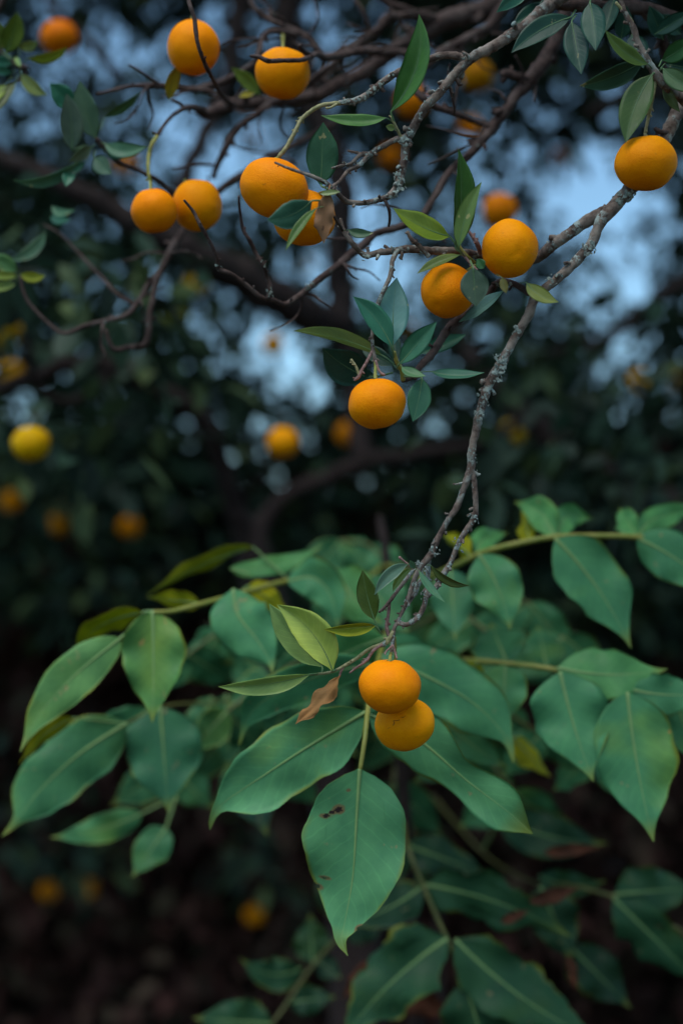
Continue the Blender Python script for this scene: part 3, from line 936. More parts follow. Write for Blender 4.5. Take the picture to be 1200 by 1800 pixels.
# branch from the top edge through the middle of the picture
b3 = branch([('w', 0.80, 1.98, 2.45, 0.022), (1250, -130, 1.75, 16), (1090, -80, 1.68, 15), (1000, -18, 1.64, 13), (950, 25, 1.63, 12), (900, 60, 1.61, 10.5), (860, 86, 1.6, 9.5), (822, 108, 1.6, 9), (800, 128, 1.6, 8.2), (783, 152, 1.6, 7.8),
             (764, 172, 1.6, 7.6), (749, 187, 1.6, 8.4), (735, 206, 1.6, 7.4), (722, 229, 1.6, 8), (712, 250, 1.6, 7.6), (710, 276, 1.6, 6.4), (706, 300, 1.6, 7.6), (700, 324, 1.6, 7.4), (686, 343, 1.6, 6), (672, 350, 1.6, 5.4),
             (640, 357, 1.59, 4.6), (612, 356, 1.58, 4.6), (598, 346, 1.57, 4.4), (580, 326, 1.56, 4), (557, 314, 1.55, 3.8), (532, 304, 1.545, 3), (506, 295, 1.545, 2.6), (483, 286, 1.545, 1.8)], spurs=22, seed=21.3, step=0.003)
b3b = branch([(818, 104, 1.6, 7.4), (785, 98, 1.6, 6.6), (752, 105, 1.6, 6.2), (716, 119, 1.6, 6), (690, 133, 1.6, 5.8), (666, 151, 1.6, 5.8), (646, 168, 1.6, 6.2), (621, 178, 1.6, 5.4), (597, 181, 1.6, 4.2)], spurs=12, seed=21.8, step=0.003)
branch([(600, 181, 1.6, 4.2), (566, 186, 1.6, 3.8), (541, 200, 1.6, 3.8), (527, 214, 1.6, 3.6), (516, 236, 1.6, 4), (503, 260, 1.6, 3.8), (490, 276, 1.6, 3.6)], M_TWIG, spurs=5, name='twig', parent=b3b, seed=22.1, step=0.0025)
branch([(537, 204, 1.6, 2), (524, 208, 1.6, 1.4)], M_TWIG, name='twig', parent=b3b, seed=22.2, step=0.002)
branch([(592, 183, 1.595, 2.4), (580, 190, 1.59, 2), (573, 190, 1.59, 2)], M_TWIG, name='twig', parent=b3b, seed=22.3, step=0.002)
b3c = branch([(714, 240, 1.6, 6), (692, 246, 1.6, 5), (666, 260, 1.6, 4.8), (646, 274, 1.6, 4.8), (630, 290, 1.595, 4.4), (612, 300, 1.59, 3.6), (598, 318, 1.575, 3.2), (585, 327, 1.565, 3)], spurs=10, seed=22.6, step=0.003)
branch([(650, 271, 1.6, 4), (638, 270, 1.6, 4.6), (628, 275, 1.595, 3.4), (616, 287, 1.59, 3), (600, 291, 1.59, 2.6), (583, 296, 1.585, 1.8)], spurs=5, name='twig', parent=b3c, seed=22.7, step=0.0025)
branch([(634, 270, 1.6, 3), (622, 267, 1.6, 2.4), (611, 265, 1.6, 2)], spurs=1, name='twig', parent=b3c, seed=22.8, step=0.002)
branch([(706, 244, 1.598, 2.8), (700, 230, 1.595, 2.6), (692, 214, 1.59, 2.4), (688, 204, 1.59, 2.2)], M_TWIG, spurs=2, name='twig', parent=b3, seed=22.9, step=0.002)
branch([(822, 104, 1.595, 3), (820, 96, 1.59, 3), (812, 91, 1.59, 2.6)], spurs=1, name='twig', parent=b3, seed=22.95, step=0.002)
branch([(790, 112, 1.605, 2.4), (787, 132, 1.61, 2), (792, 160, 1.62, 2), (798, 190, 1.63, 2.2), (797, 200, 1.64, 2.4)], M_BARKD, name='twig', parent=b3, seed=22.97, step=0.003)
branch([(676, 352, 1.6, 3), (683, 368, 1.6, 3), (684, 385, 1.61, 2.4), (682, 398, 1.62, 2)], M_BARKD, spurs=1, name='twig', parent=b3, seed=22.98, step=0.003)
branch([(588, 330, 1.56, 2.4), (577, 348, 1.545, 2.2), (577, 362, 1.54, 2.4), (590, 385, 1.56, 2.6), (602, 405, 1.59, 2.6)], M_BARKD, spurs=3, name='twig', parent=b3, seed=23.0, step=0.0025)
for a in ((702, 318, 1.595, 4, 16, 8, 60, 3.0), (712, 250, 1.595, 6, 6, 8, 36, 3.0), (718, 236, 1.595, 5, 5, 8, 22, 2.8), (710, 275, 1.595, 1, 14, 7, 14, 2.2), (690, 343, 1.595, 9, -5, 6, 24, 2.4), (750, 184, 1.595, 8, -10, 8, 14, 2.2), (575, 324, 1.552, 8, 5, 4, 16, 2.0)):
    lichen(b3, *a)
for a in ((655, 160, 1.595, 16, -13, 6, 46, 2.8), (618, 178, 1.595, 16, -3, 5.4, 40, 2.4), (680, 140, 1.595, 14, -10, 6, 22, 2.2), (727, 124, 1.592, 5, -2, 8, 14, 2.6)):
    lichen(b3b, *a)
lichen(b3c, 658, 266, 1.597, 14, -8, 5, 24, 2.0)

# softer branch behind it, sweeping down to the bare drooping twigs
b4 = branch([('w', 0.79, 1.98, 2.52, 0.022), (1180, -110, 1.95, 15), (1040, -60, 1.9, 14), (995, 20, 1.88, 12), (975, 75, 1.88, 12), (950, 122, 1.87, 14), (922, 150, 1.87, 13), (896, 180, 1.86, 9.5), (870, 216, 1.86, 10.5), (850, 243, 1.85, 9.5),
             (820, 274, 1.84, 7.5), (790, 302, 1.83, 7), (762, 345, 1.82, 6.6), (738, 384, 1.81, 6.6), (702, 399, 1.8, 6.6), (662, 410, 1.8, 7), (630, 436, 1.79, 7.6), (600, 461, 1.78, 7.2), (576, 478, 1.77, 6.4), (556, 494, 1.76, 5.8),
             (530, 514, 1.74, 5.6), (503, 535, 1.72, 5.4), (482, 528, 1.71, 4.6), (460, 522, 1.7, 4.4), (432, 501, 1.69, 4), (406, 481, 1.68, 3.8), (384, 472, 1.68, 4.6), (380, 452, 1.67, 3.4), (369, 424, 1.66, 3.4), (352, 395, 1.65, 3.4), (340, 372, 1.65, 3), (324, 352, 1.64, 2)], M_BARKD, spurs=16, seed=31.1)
branch([(470, 524, 1.7, 4), (474, 506, 1.7, 4.6), (468, 486, 1.7, 3.8), (462, 468, 1.69, 3.8), (448, 444, 1.69, 3.4), (436, 420, 1.68, 3.6), (426, 402, 1.68, 3.2), (422, 372, 1.67, 2.6), (420, 345, 1.66, 2)], M_BARKD, spurs=6, name='twig', parent=b4, seed=31.4)
branch([(858, 222, 1.85, 6), (832, 212, 1.85, 5.2), (800, 199, 1.84, 5.6), (772, 190, 1.83, 6.6), (746, 172, 1.82, 6.4), (725, 155, 1.83, 6), (704, 130, 1.85, 5)], M_BARKD, spurs=6, name='twig', parent=b4, seed=31.6)
branch([(796, 196, 1.83, 3), (800, 172, 1.82, 2.4), (804, 150, 1.82, 2.4)], M_BARKD, name='twig', parent=b4, seed=31.65)
branch([(935, 142, 1.87, 8), (908, 133, 1.86, 7), (890, 128, 1.86, 8), (880, 132, 1.86, 5)], M_BARKD, spurs=3, name='twig', parent=b4, seed=31.7)
branch([(920, 146, 1.86, 2.6), (916, 120, 1.85, 2.4), (905, 98, 1.84, 2)], M_BARKD, name='twig', parent=b4, seed=31.75)
lichen(b4, 474, 514, 1.698, 2, 8, 4.4, 18, 2.4)
lichen(b4, 540, 505, 1.74, 10, -8, 5.5, 16, 2.4)
lichen(b4, 384, 470, 1.677, 4, 4, 4.4, 12, 2.2)
lichen(b4, 463, 464, 1.688, 2, 6, 3.8, 10, 2.0)

# blurred thicker branches at the top
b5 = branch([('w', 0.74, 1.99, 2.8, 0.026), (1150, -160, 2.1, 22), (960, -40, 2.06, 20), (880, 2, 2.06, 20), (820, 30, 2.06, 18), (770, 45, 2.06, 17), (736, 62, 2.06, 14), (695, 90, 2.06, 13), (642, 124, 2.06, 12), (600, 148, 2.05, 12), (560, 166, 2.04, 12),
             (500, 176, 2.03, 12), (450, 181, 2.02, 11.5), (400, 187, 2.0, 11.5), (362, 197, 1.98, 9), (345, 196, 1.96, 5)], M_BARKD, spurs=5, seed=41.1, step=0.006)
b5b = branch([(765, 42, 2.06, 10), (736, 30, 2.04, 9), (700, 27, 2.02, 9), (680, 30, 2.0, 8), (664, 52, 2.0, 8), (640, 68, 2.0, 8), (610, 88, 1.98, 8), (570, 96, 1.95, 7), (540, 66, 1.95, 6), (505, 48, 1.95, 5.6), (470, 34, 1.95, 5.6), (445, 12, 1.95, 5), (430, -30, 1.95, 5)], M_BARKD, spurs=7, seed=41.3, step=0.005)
branch([(760, 32, 2.05, 8), (722, 20, 2.03, 7), (684, 5, 2.02, 6), (640, -18, 2.0, 6)], M_BARKD, name='twig', parent=b5, seed=41.4, step=0.005)
branch([(648, 52, 1.99, 4), (638, 22, 1.98, 4), (622, -6, 1.98, 4), (612, -40, 1.98, 4)], M_BARKD, name='twig', parent=b5b, seed=41.45, step=0.005)
b5c = branch([(905, -20, 2.0, 12), (860, 45, 1.98, 9), (815, 70, 1.98, 9), (780, 90, 1.98, 9), (745, 118, 1.97, 7), (735, 100, 1.96, 6), (700, 92, 1.95, 7), (650, 90, 1.93, 8), (600, 96, 1.9, 7.6), (575, 100, 1.85, 6.6), (555, 96, 1.8, 5), (535, 105, 1.7, 4.4), (500, 107, 1.68, 3.8), (472, 108, 1.68, 4.6), (455, 100, 1.68, 4), (440, 98, 1.68, 2.4)], M_BARKD, spurs=7, seed=41.6, step=0.004)
branch([(548, 98, 1.76, 4.4), (532, 88, 1.72, 4.4), (527, 80, 1.7, 3)], M_BARKD, spurs=1, name='twig', parent=b5c, seed=41.65, step=0.004)
branch([(598, 104, 1.9, 6), (562, 130, 1.92, 6), (534, 150, 1.94, 6.4), (505, 170, 1.95, 6.6), (474, 184, 1.96, 7), (444, 205, 1.96, 6), (417, 226, 1.96, 5.6), (403, 245, 1.96, 6.6), (392, 268, 1.96, 6), (382, 290, 1.97, 5.6), (374, 312, 1.97, 5)], M_BARKD, spurs=5, seed=41.8, step=0.005)
branch([(505, 168, 1.93, 4), (490, 155, 1.9, 4), (482, 150, 1.9, 2.6)], M_BARKD, name='twig', parent=b5c, seed=41.85, step=0.004)
b5d = branch([(520, 60, 1.95, 5), (478, 55, 1.93, 5), (462, 68, 1.92, 5), (455, 90, 1.9, 5.6), (445, 112, 1.9, 6), (415, 132, 1.9, 6), (385, 145, 1.9, 6.4), (340, 158, 1.9, 6), (300, 152, 1.88, 5.4), (262, 150, 1.87, 5), (225, 153, 1.86, 4), (172, 166, 1.85, 3)], M_BARKD, spurs=6, seed=42.0, step=0.005)
branch([(287, 150, 1.88, 3), (265, 138, 1.86, 2.4), (248, 126, 1.85, 2.4), (226, 114, 1.84, 1.8)], M_BARKD, spurs=2, name='twig', parent=b5d, seed=42.1, step=0.004)
b5e = branch([(408, 186, 1.97, 7), (395, 172, 1.85, 4.4), (378, 148, 1.76, 4), (364, 122, 1.7, 4), (356, 100, 1.67, 3.6), (348, 74, 1.66, 3.6), (345, 56, 1.66, 4.4), (340, 30, 1.66, 4), (333, 5, 1.66, 3.8), (330, -40, 1.68, 3.6)], M_BARKD, spurs=4, seed=42.3, step=0.004)
b5f = branch([(362, 197, 1.97, 5), (345, 190, 1.9, 4.6), (325, 190, 1.85, 4), (310, 198, 1.83, 3.6), (295, 212, 1.81, 3.2), (284, 226, 1.8, 3.2), (277, 238, 1.8, 3.8)], M_BARKD, spurs=4, seed=42.5, step=0.004)
branch([(277, 238, 1.8, 3.6), (268, 250, 1.79, 4), (262, 268, 1.79, 3.6), (261, 300, 1.78, 3), (264, 318, 1.78, 3)], M_STALK, spurs=2, name='twig', parent=b5f, seed=42.6, step=0.003)
branch([(326, 190, 1.85, 3), (315, 182, 1.84, 3), (302, 176, 1.83, 2.6)], M_BARKD, name='twig', parent=b5f, seed=42.65, step=0.003)
# lower left branch with the pale crooked end
b7 = branch([(590, 215, 2.06, 6.4), (545, 240, 2.05, 6.4), (500, 264, 2.04, 6.9), (440, 300, 2.02, 7.2), (392, 332, 2.0, 6.9), (350, 372, 1.98, 6.4), (315, 415, 1.96, 6.7), (296, 448, 1.95, 6.7), (280, 480, 1.94, 6.1), (262, 500, 1.93, 4.8), (246, 526, 1.92, 4.8), (222, 553, 1.9, 4.8), (182, 566, 1.9, 4.5), (150, 573, 1.9, 4.3), (112, 586, 1.9, 3.7), (80, 562, 1.9, 3.2), (48, 528, 1.9, 3.2), (36, 486, 1.9, 3.2)], M_BARKD, spurs=9, seed=51.0, step=0.005)
branch([(279, 484, 1.93, 6), (270, 520, 1.93, 5.4), (262, 552, 1.92, 5.4), (256, 604, 1.92, 6), (228, 611, 1.92, 5), (204, 614, 1.92, 5), (192, 598, 1.92, 3.6), (186, 580, 1.92, 3)], M_BARKD, spurs=4, name='twig', parent=b7, seed=51.2, step=0.004)
branch([(232, 534, 1.91, 4), (205, 515, 1.92, 3.4), (180, 488, 1.94, 3.6), (150, 458, 1.95, 3), (110, 415, 1.97, 2.4), (78, 395, 1.98, 1.6)], M_BARKD, spurs=3, name='twig', parent=b7, seed=51.3, step=0.005)
branch([(330, 392, 1.97, 6), (305, 345, 1.94, 5.4), (280, 320, 1.9, 5), (245, 300, 1.87, 4.6), (210, 283, 1.85, 4.6), (186, 262, 1.84, 4.4), (170, 244, 1.83, 4.4)], M_BARKD, spurs=5, seed=51.5, step=0.004)
b7l = bpy.data.objects[-1] if False else [o for o in COL.objects if o.name.startswith('branch')][-1]
lichen(b7, 180, 566, 1.895, 30, -7, 4.4, 16, 2.0)
branch([(382, 290, 1.97, 3), (352, 290, 1.95, 2.6), (330, 292, 1.93, 2.2), (304, 296, 1.92, 1.6)], M_BARKD, spurs=2, name='twig', parent=b7, seed=51.6, step=0.004)

# the tangle of fine bare twigs
rt = random.Random(77)
for host, pts in ((b5, [(820, 30, 2.06), (695, 90, 2.06), (600, 148, 2.05), (560, 166, 2.04), (500, 176, 2.03), (450, 181, 2.02), (400, 187, 2.0)]),
                  (b5b, [(700, 27, 2.02), (664, 52, 2.0), (610, 88, 1.98), (570, 96, 1.95), (540, 66, 1.95), (505, 48, 1.95), (470, 34, 1.95)]),
                  (b5c, [(815, 70, 1.98), (780, 90, 1.98), (700, 92, 1.95), (650, 90, 1.93), (600, 96, 1.9)]),
                  (b5d, [(462, 68, 1.92), (445, 112, 1.9), (415, 132, 1.9), (340, 158, 1.9), (262, 150, 1.87)]),
                  (b4, [(950, 122, 1.87), (896, 180, 1.86), (850, 243, 1.85), (790, 302, 1.83), (738, 384, 1.81), (662, 410, 1.8), (600, 461, 1.78), (530, 514, 1.74)]),
                  (b7, [(500, 264, 2.04), (440, 300, 2.02), (350, 372, 1.98), (296, 448, 1.95), (246, 526, 1.92), (182, 566, 1.9)])):
    for (x, y, d) in pts:
        for _ in range(rt.choice((2, 2, 3))):
            a = rt.uniform(0, 2 * math.pi)
            ln = rt.uniform(35, 120)
            path = [(x, y, d, rt.uniform(2.2, 3.4))]
            n = rt.randint(3, 5)
            cx, cy, cd_ = x, y, d
            for k in range(n):
                a += rt.uniform(-0.6, 0.6)
                cx += math.cos(a) * ln / n
                cy += math.sin(a) * ln / n * 0.8
                cd_ += rt.uniform(-0.02, 0.02)
                path.append((cx, cy, cd_, max(1.2, 2.6 - 1.5 * (k + 1) / n) * rt.uniform(0.85, 1.2)))
            branch(path, M_BARKD, spurs=2, name='twig', parent=host, seed=rt.uniform(0, 90), step=0.005, sides=6)

# top right twigs
b8 = branch([('w', 0.83, 1.98, 2.2, 0.018), (1380, 190, 1.72, 12), (1240, 190, 1.62, 10), (1190, 166, 1.6, 9.6), (1164, 146, 1.59, 9), (1146, 122, 1.585, 7.4), (1134, 98, 1.58, 6), (1120, 74, 1.58, 5.6), (1110, 46, 1.58, 5.6), (1097, 18, 1.58, 4.4), (1086, -20, 1.58, 4)], spurs=10, seed=61.0, step=0.003)
branch([(1110, 40, 1.58, 3.6), (1098, 22, 1.58, 3.2), (1082, 4, 1.58, 2.6)], M_TWIG, name='twig', parent=b8, seed=61.2, step=0.003)
branch([(1152, 142, 1.59, 3), (1148, 165, 1.59, 3), (1143, 190, 1.595, 3.2), (1138, 212, 1.6, 3), (1133, 236, 1.6, 2.8)], M_TWIG, spurs=6, name='twig', parent=b8, seed=61.3, step=0.0025)
b9 = branch([('w', 0.81, 1.98, 2.35, 0.018), (1330, 20, 1.8, 15), (1220, 40, 1.75, 13), (1130, 18, 1.72, 13), (1060, 12, 1.7, 13), (1000, 6, 1.68, 12), (955, -6, 1.68, 10), (900, -40, 1.7, 8)], M_BARKD, spurs=8, seed=62.0, step=0.004)
branch([(1130, 20, 1.72, 8), (1160, 60, 1.74, 9), (1172, 100, 1.76, 9), (1186, 150, 1.74, 9), (1205, 190, 1.7, 8)], M_BARKD, spurs=4, name='twig', parent=b9, seed=62.2, step=0.004)
branch([(1176, 235, 1.64, 5), (1160, 232, 1.63, 4.4), (1150, 226, 1.63, 3.4)], M_BARKD, spurs=1, name='twig', parent=b1, seed=62.4, step=0.004)
# a high branch above the picture that carries the far-left tuft
b10 = branch([('w', 0.72, 2.0, 2.95, 0.022), (800, -260, 2.1, 15), (450, -200, 2.0, 12), (180, -140, 1.95, 9), (60, -90, 1.92, 7), (10, -10, 1.9, 6), (-15, 60, 1.9, 5.5), (10, 98, 1.9, 5), (34, 116, 1.89, 5), (48, 118, 1.88, 3)], M_BARKD, spurs=5, seed=63.0, step=0.006)
branch([(34, 118, 1.89, 4), (46, 128, 1.89, 3.4), (30, 145, 1.89, 3)], M_BARKD, name='twig', parent=b10, seed=63.2, step=0.004)

# --- leaves of the near tree (base px, tip px, half width, depth...)
J = b2b
leaf(J, (690, 608), (697, 488), 28, 1.6, 1.62, BL, fold=0.22, bend=-0.02, stalk=(693, 632, 1.605), label='upright bluish leaf above the fruit')
leaf(J, (688, 610), (620, 521), 21, 1.59, 1.585, TE, fold=0.3, bend=0.07, roll=15, stalk=(693, 632, 1.605))
leaf(J, (672, 625), (516, 582), 21, 1.63, 1.6, OL, fold=0.3, bend=0.08, roll=50, stalk=(692, 640, 1.61))
leaf(J, (648, 664), (567, 612), 33, 1.65, 1.62, DK, fold=0.2, roll=-10, bend=-0.05, stalk=(690, 655, 1.63))
leaf(J, (702, 640), (767, 566), 20, 1.59, 1.58, (0.026, 0.105, 0.06, 1), fold=0.35, roll=-12, stalk=(697, 648, 1.605))
leaf(J, (738, 622), (818, 588), 15, 1.66, 1.68, TE, fold=0.3, roll=-20, stalk=(700, 642, 1.61))
leaf(J, (790, 598), (812, 595), 5, 1.68, 1.7, LG, fold=0.3, stalk=(770, 604, 1.66))
leaf(J, (757, 653), (851, 655), 13, 1.6, 1.58, (0.030, 0.12, 0.075, 1), fold=0.35, roll=-35, bend=0.08, stalk=(712, 657, 1.61))
leaf(J, (706, 645), (748, 661), 11, 1.585, 1.57, (0.05, 0.13, 0.055, 1), fold=0.3, roll=-30, bend=0.1, stalk=(699, 640, 1.6))
leaf(J, (741, 664), (725, 741), 21, 1.58, 1.575, (0.026, 0.10, 0.055, 1), fold=0.15, bend=-0.03, stalk=(710, 662, 1.61), label='small dark leaf with a pale scarred tip')
leaf(J, (692, 642), (632, 608), 15, 1.64, 1.66, DK, fold=0.3, stalk=(700, 650, 1.61))
leaf(J, (660, 660), (610, 668), 20, 1.68, 1.7, DK, fold=0.3)
leaf(J, (696, 640), (690, 575), 12, 1.66, 1.68, DK, fold=0.3)
H = b2
leaf(H, (800, 436), (805, 262), 26, 1.59, 1.57, (0.036, 0.105, 0.02, 1), fold=0.55, roll=28, bend=0.05, stalk=(812, 448, 1.595))
leaf(H, (806, 436), (846, 320), 17, 1.575, 1.56, (0.10, 0.17, 0.045, 1), fold=0.35, roll=-18, bend=-0.06, stalk=(816, 450, 1.59))
leaf(H, (790, 416), (691, 366), 23, 1.59, 1.57, YG, fold=0.3, roll=25, bend=-0.06, stalk=(810, 446, 1.595))
leaf(H, (809, 448), (733, 481), 11, 1.585, 1.57, (0.085, 0.12, 0.02, 1), fold=0.35, roll=38, bend=0.05, stalk=(818, 450, 1.59))
leaf(H, (831, 470), (836, 539), 25, 1.545, 1.55, GY, fold=0.12, roll=8, stalk=(826, 458, 1.575), label='dusty grey green leaf lying against a fruit')
leaf(H, (884, 511), (806, 566), 15, 1.6, 1.62, (0.10, 0.21, 0.19, 1), fold=0.3, roll=40, bend=-0.04, stalk=(892, 500, 1.62))
leaf(b1, (925, 497), (981, 531), 15, 1.58, 1.57, (0.12, 0.15, 0.03, 1), fold=0.3, roll=-28, bend=0.12, stalk=(912, 498, 1.61))
leaf(H, (882, 488), (889, 516), 8, 1.55, 1.55, (0.16, 0.14, 0.04, 1), fold=0.3, stalk=(872, 482, 1.57))
leaf(H, (850, 472), (838, 455), 9, 1.57, 1.57, GR, fold=0.3)
E3 = b3
leaf(E3, (564, 326), (568, 215), 29, 1.6, 1.59, (0.030, 0.095, 0.05, 1), fold=0.18, roll=4, stalk=(575, 332, 1.57), label='upright dark leaf with a yellow spot')
leaf(E3, (548, 353), (469, 386), 25, 1.53, 1.515, (0.035, 0.11, 0.07, 1), fold=0.25, roll=-14, bend=-0.1, cup=0.2, stalk=(572, 352, 1.545), label='glossy leaf bent across a fruit')
leaf(E3, (556, 366), (502, 440), 9, 1.525, 1.51, (0.06, 0.12, 0.02, 1), fold=0.4, roll=25, bend=0.05, stalk=(575, 362, 1.545))
leaf(E3, (578, 336), (569, 428), 21, 1.535, 1.545, BR, fold=0.55, roll=20, wav=0.35, bend=0.03, cup=0.4, name='leaf', label='dead brown curled leaf', mats=[M_DRY, M_DRY, M_DRY], stalk=(580, 326, 1.555), ragged=0.25)
leaf(E3, (612, 404), (656, 409), 9, 1.58, 1.57, (0.05, 0.11, 0.06, 1), fold=0.3, roll=-20, bend=0.1, stalk=(603, 406, 1.59))
leaf(E3, (562, 341), (598, 337), 6, 1.535, 1.53, (0.16, 0.2, 0.07, 1), fold=0.3, roll=-20)
leaf(E3, (678, 207), (564, 203), 13, 1.585, 1.57, (0.05, 0.13, 0.03, 1), fold=0.35, roll=30, bend=-0.08, stalk=(692, 217, 1.592))
leaf(E3, (687, 196), (736, 25), 27, 1.585, 1.57, (0.045, 0.135, 0.028, 1), fold=0.55, roll=-8, bend=0.12, stalk=(692, 214, 1.59), nu=22, label='long folded leaf standing upright on a twig')
leaf(E3, (694, 226), (678, 222), 6, 1.585, 1.58, (0.16, 0.22, 0.07, 1), fold=0.2, stalk=(700, 232, 1.595))
for a in (((1003, 30), (898, 93), 21, 1.62, DK, 15, 0.06), ((1004, 38), (1021, 131), 22, 1.61, DK, -10, 0.0), ((1036, 4), (1046, 89), 23, 1.6, (0.022, 0.075, 0.05, 1), 8, -0.02),
          ((930, -14), (872, 22), 13, 1.6, TE, 0, 0.05), ((975, -10), (940, 40), 14, 1.66, DK, 0, 0), ((1080, -5), (1060, 60), 16, 1.68, DK, 10, 0), ((960, 5), (900, 45), 15, 1.7, DK, 20, 0)):
    leaf(b9, a[0], a[1], a[2], a[3], a[3] - 0.02, a[4], roll=a[5], bend=a[6], fold=0.25, stalk=(a[0][0] + 8, a[0][1] - 12, a[3] + 0.04))
for a in (((1138, 113), (1063, 53), 15, 1.57, (0.075, 0.125, 0.022, 1), 30, -0.10), ((1131, 106), (1018, 151), 21, 1.6, (0.020, 0.062, 0.032, 1), -15, -0.05), ((1146, 130), (1099, 251), 27, 1.58, (0.040, 0.082, 0.02, 1), 10, 0.06),
          ((1162, 106), (1218, 66), 18, 1.6, GR, 10, 0.05), ((1164, 120), (1225, 160), 17, 1.58, (0.06, 0.12, 0.05, 1), -15, 0.05), ((1164, 150), (1194, 197), 11, 1.6, OL, 30, 0), ((1168, 112), (1235, 124), 14, 1.62, DK, 0, 0),
          ((1150, 60), (1215, 20), 15, 1.68, DK, 0, 0), ((1165, 70), (1140, 10), 16, 1.7, DK, 0, 0), ((1195, 60), (1160, 25), 15, 1.72, DK, 20, 0), ((1110, 60), (1130, 120), 20, 1.68, DK, 0, 0), ((1090, 70), (1100, 10), 16, 1.7, DK, 10, 0)):
    leaf(b8, a[0], a[1], a[2], a[3], a[3] - 0.015, a[4], roll=a[5], bend=a[6], fold=0.28, stalk=((a[0][0] + 1152) / 2, (a[0][1] + 128) / 2, (a[3] + 1.585) / 2) if a[3] < 1.65 else None)
K = b1
leaf(K, (658, 1090), (637, 1002), 19, 1.585, 1.58, (0.045, 0.075, 0.012, 1), fold=0.2, bend=-0.03, stalk=(668, 1112, 1.59), label='upright olive leaf above the lowest pair of fruit')
leaf(K, (660, 1100), (569, 1106), 15, 1.585, 1.57, (0.27, 0.29, 0.022, 1), fold=0.7, roll=-15, cup=-0.3, stalk=(670, 1114, 1.59), label='rolled yellow green leaf')
leaf(K, (716, 992), (658, 1046), 12, 1.595, 1.58, (0.09, 0.17, 0.12, 1), fold=0.3, roll=-25, bend=0.12, stalk=(728, 994, 1.6))
leaf(K, (722, 1000), (690, 1040), 8, 1.61, 1.62, (0.05, 0.09, 0.015, 1), fold=0.3, roll=30, bend=0.1)
leaf(K, (757, 994), (824, 1029), 9, 1.595, 1.58, (0.045, 0.07, 0.015, 1), fold=0.35, roll=30, bend=0.14, stalk=(744, 992, 1.6))
leaf(K, (736, 1003), (782, 1059), 8, 1.585, 1.57, (0.06, 0.17, 0.09, 1), fold=0.3, roll=-15, bend=0.06, stalk=(730, 1000, 1.595))
leaf(K, (728, 1000), (720, 985), 5, 1.59, 1.585, (0.06, 0.14, 0.08, 1), fold=0.2)
leaf(br1e, (566, 1172), (473, 1061), 26, 1.61, 1.6, (0.17, 0.28, 0.09, 1), fold=0.3, roll=-10, bend=-0.03, stalk=(566, 1184, 1.592))
leaf(br1e, (584, 1179), (487, 1063), 36, 1.585, 1.57, (0.30, 0.38, 0.08, 1), fold=0.55, roll=6, bend=0.10, stalk=(590, 1177, 1.59), label='folded pale young leaf')
leaf(br1e, (545, 1185), (384, 1207), 19, 1.585, 1.565, (0.25, 0.36, 0.10, 1), fold=0.45, roll=-28, bend=-0.05, stalk=(560, 1184, 1.59))
leaf(br1e, (597, 1188), (519, 1273), 21, 1.585, 1.575, (0.25, 0.125, 0.045, 1), fold=0.7, roll=25, wav=0.9, cup=0.5, bend=-0.05, nv=12, nu=26, label='dead tan curled leaf hanging from a twig', mats=[M_DRY, M_DRY, M_DRY], ragged=0.2)
Lb = b7l
for a in (((170, 243), (141, 142), 22, 1.83, (0.06, 0.12, 0.075, 1), 5, -0.05), ((127, 264), (117, 164), 21, 1.82, (0.07, 0.115, 0.085, 1), -5, 0.04), ((132, 190), (88, 146), 19, 1.85, (0.03, 0.14, 0.085, 1), 0, 0.0),
          ((162, 258), (123, 283), 13, 1.82, (0.09, 0.13, 0.08, 1), -30, 0.0), ((184, 252), (258, 257), 15, 1.83, (0.05, 0.13, 0.075, 1), -25, 0.14), ((190, 272), (228, 261), 9, 1.84, TE, 0, 0.1),
          ((166, 278), (196, 306), 17, 1.83, (0.05, 0.105, 0.07, 1), 10, 0.0), ((140, 284), (24, 317), 12, 1.83, (0.05, 0.13, 0.08, 1), -30, -0.15), ((184, 206), (246, 162), 9, 1.86, (0.05, 0.12, 0.05, 1), 20, 0.06),
          ((125, 296), (116, 328), 11, 1.84, TE, 0, 0), ((150, 285), (105, 312), 8, 1.85, TE, 0, 0)):
    leaf(Lb, a[0], a[1], a[2], a[3], a[3] - 0.02, a[4], roll=a[5], bend=a[6], fold=0.25, stalk=((a[0][0] + 170) / 2, (a[0][1] + 250) / 2, 1.835))
for a in (((10, 92), (31, 20), 19, 1.89, (0.10, 0.15, 0.02, 1), 0, 0.05), ((2, 90), (-14, 28), 18, 1.9, (0.09, 0.13, 0.02, 1), 0, 0.0), ((50, 102), (119, 82), 10, 1.87, (0.26, 0.30, 0.03, 1), 25, 0.12), ((34, 82), (66, 72), 10, 1.89, (0.20, 0.24, 0.07, 1), 20, 0.1),
          ((38, 130), (84, 166), 13, 1.87, (0.12, 0.15, 0.03, 1), 10, 0.08), ((22, 112), (-22, 108), 9, 1.88, TE, 0, 0.05), ((22, 128), (-22, 124), 8, 1.88, TE, 0, 0.05), ((28, 146), (-2, 194), 10, 1.88, OL, 20, 0.05), ((10, 150), (-8, 180), 10, 1.88, YG, 20, 0.05), ((28, 100), (36, 118), 5, 1.87, LG, 0, 0)):
    leaf(b10, a[0], a[1], a[2], a[3], a[3] - 0.02, a[4], roll=a[5], bend=a[6], fold=0.25, stalk=((a[0][0] + 36) / 2, (a[0][1] + 117) / 2, 1.885))
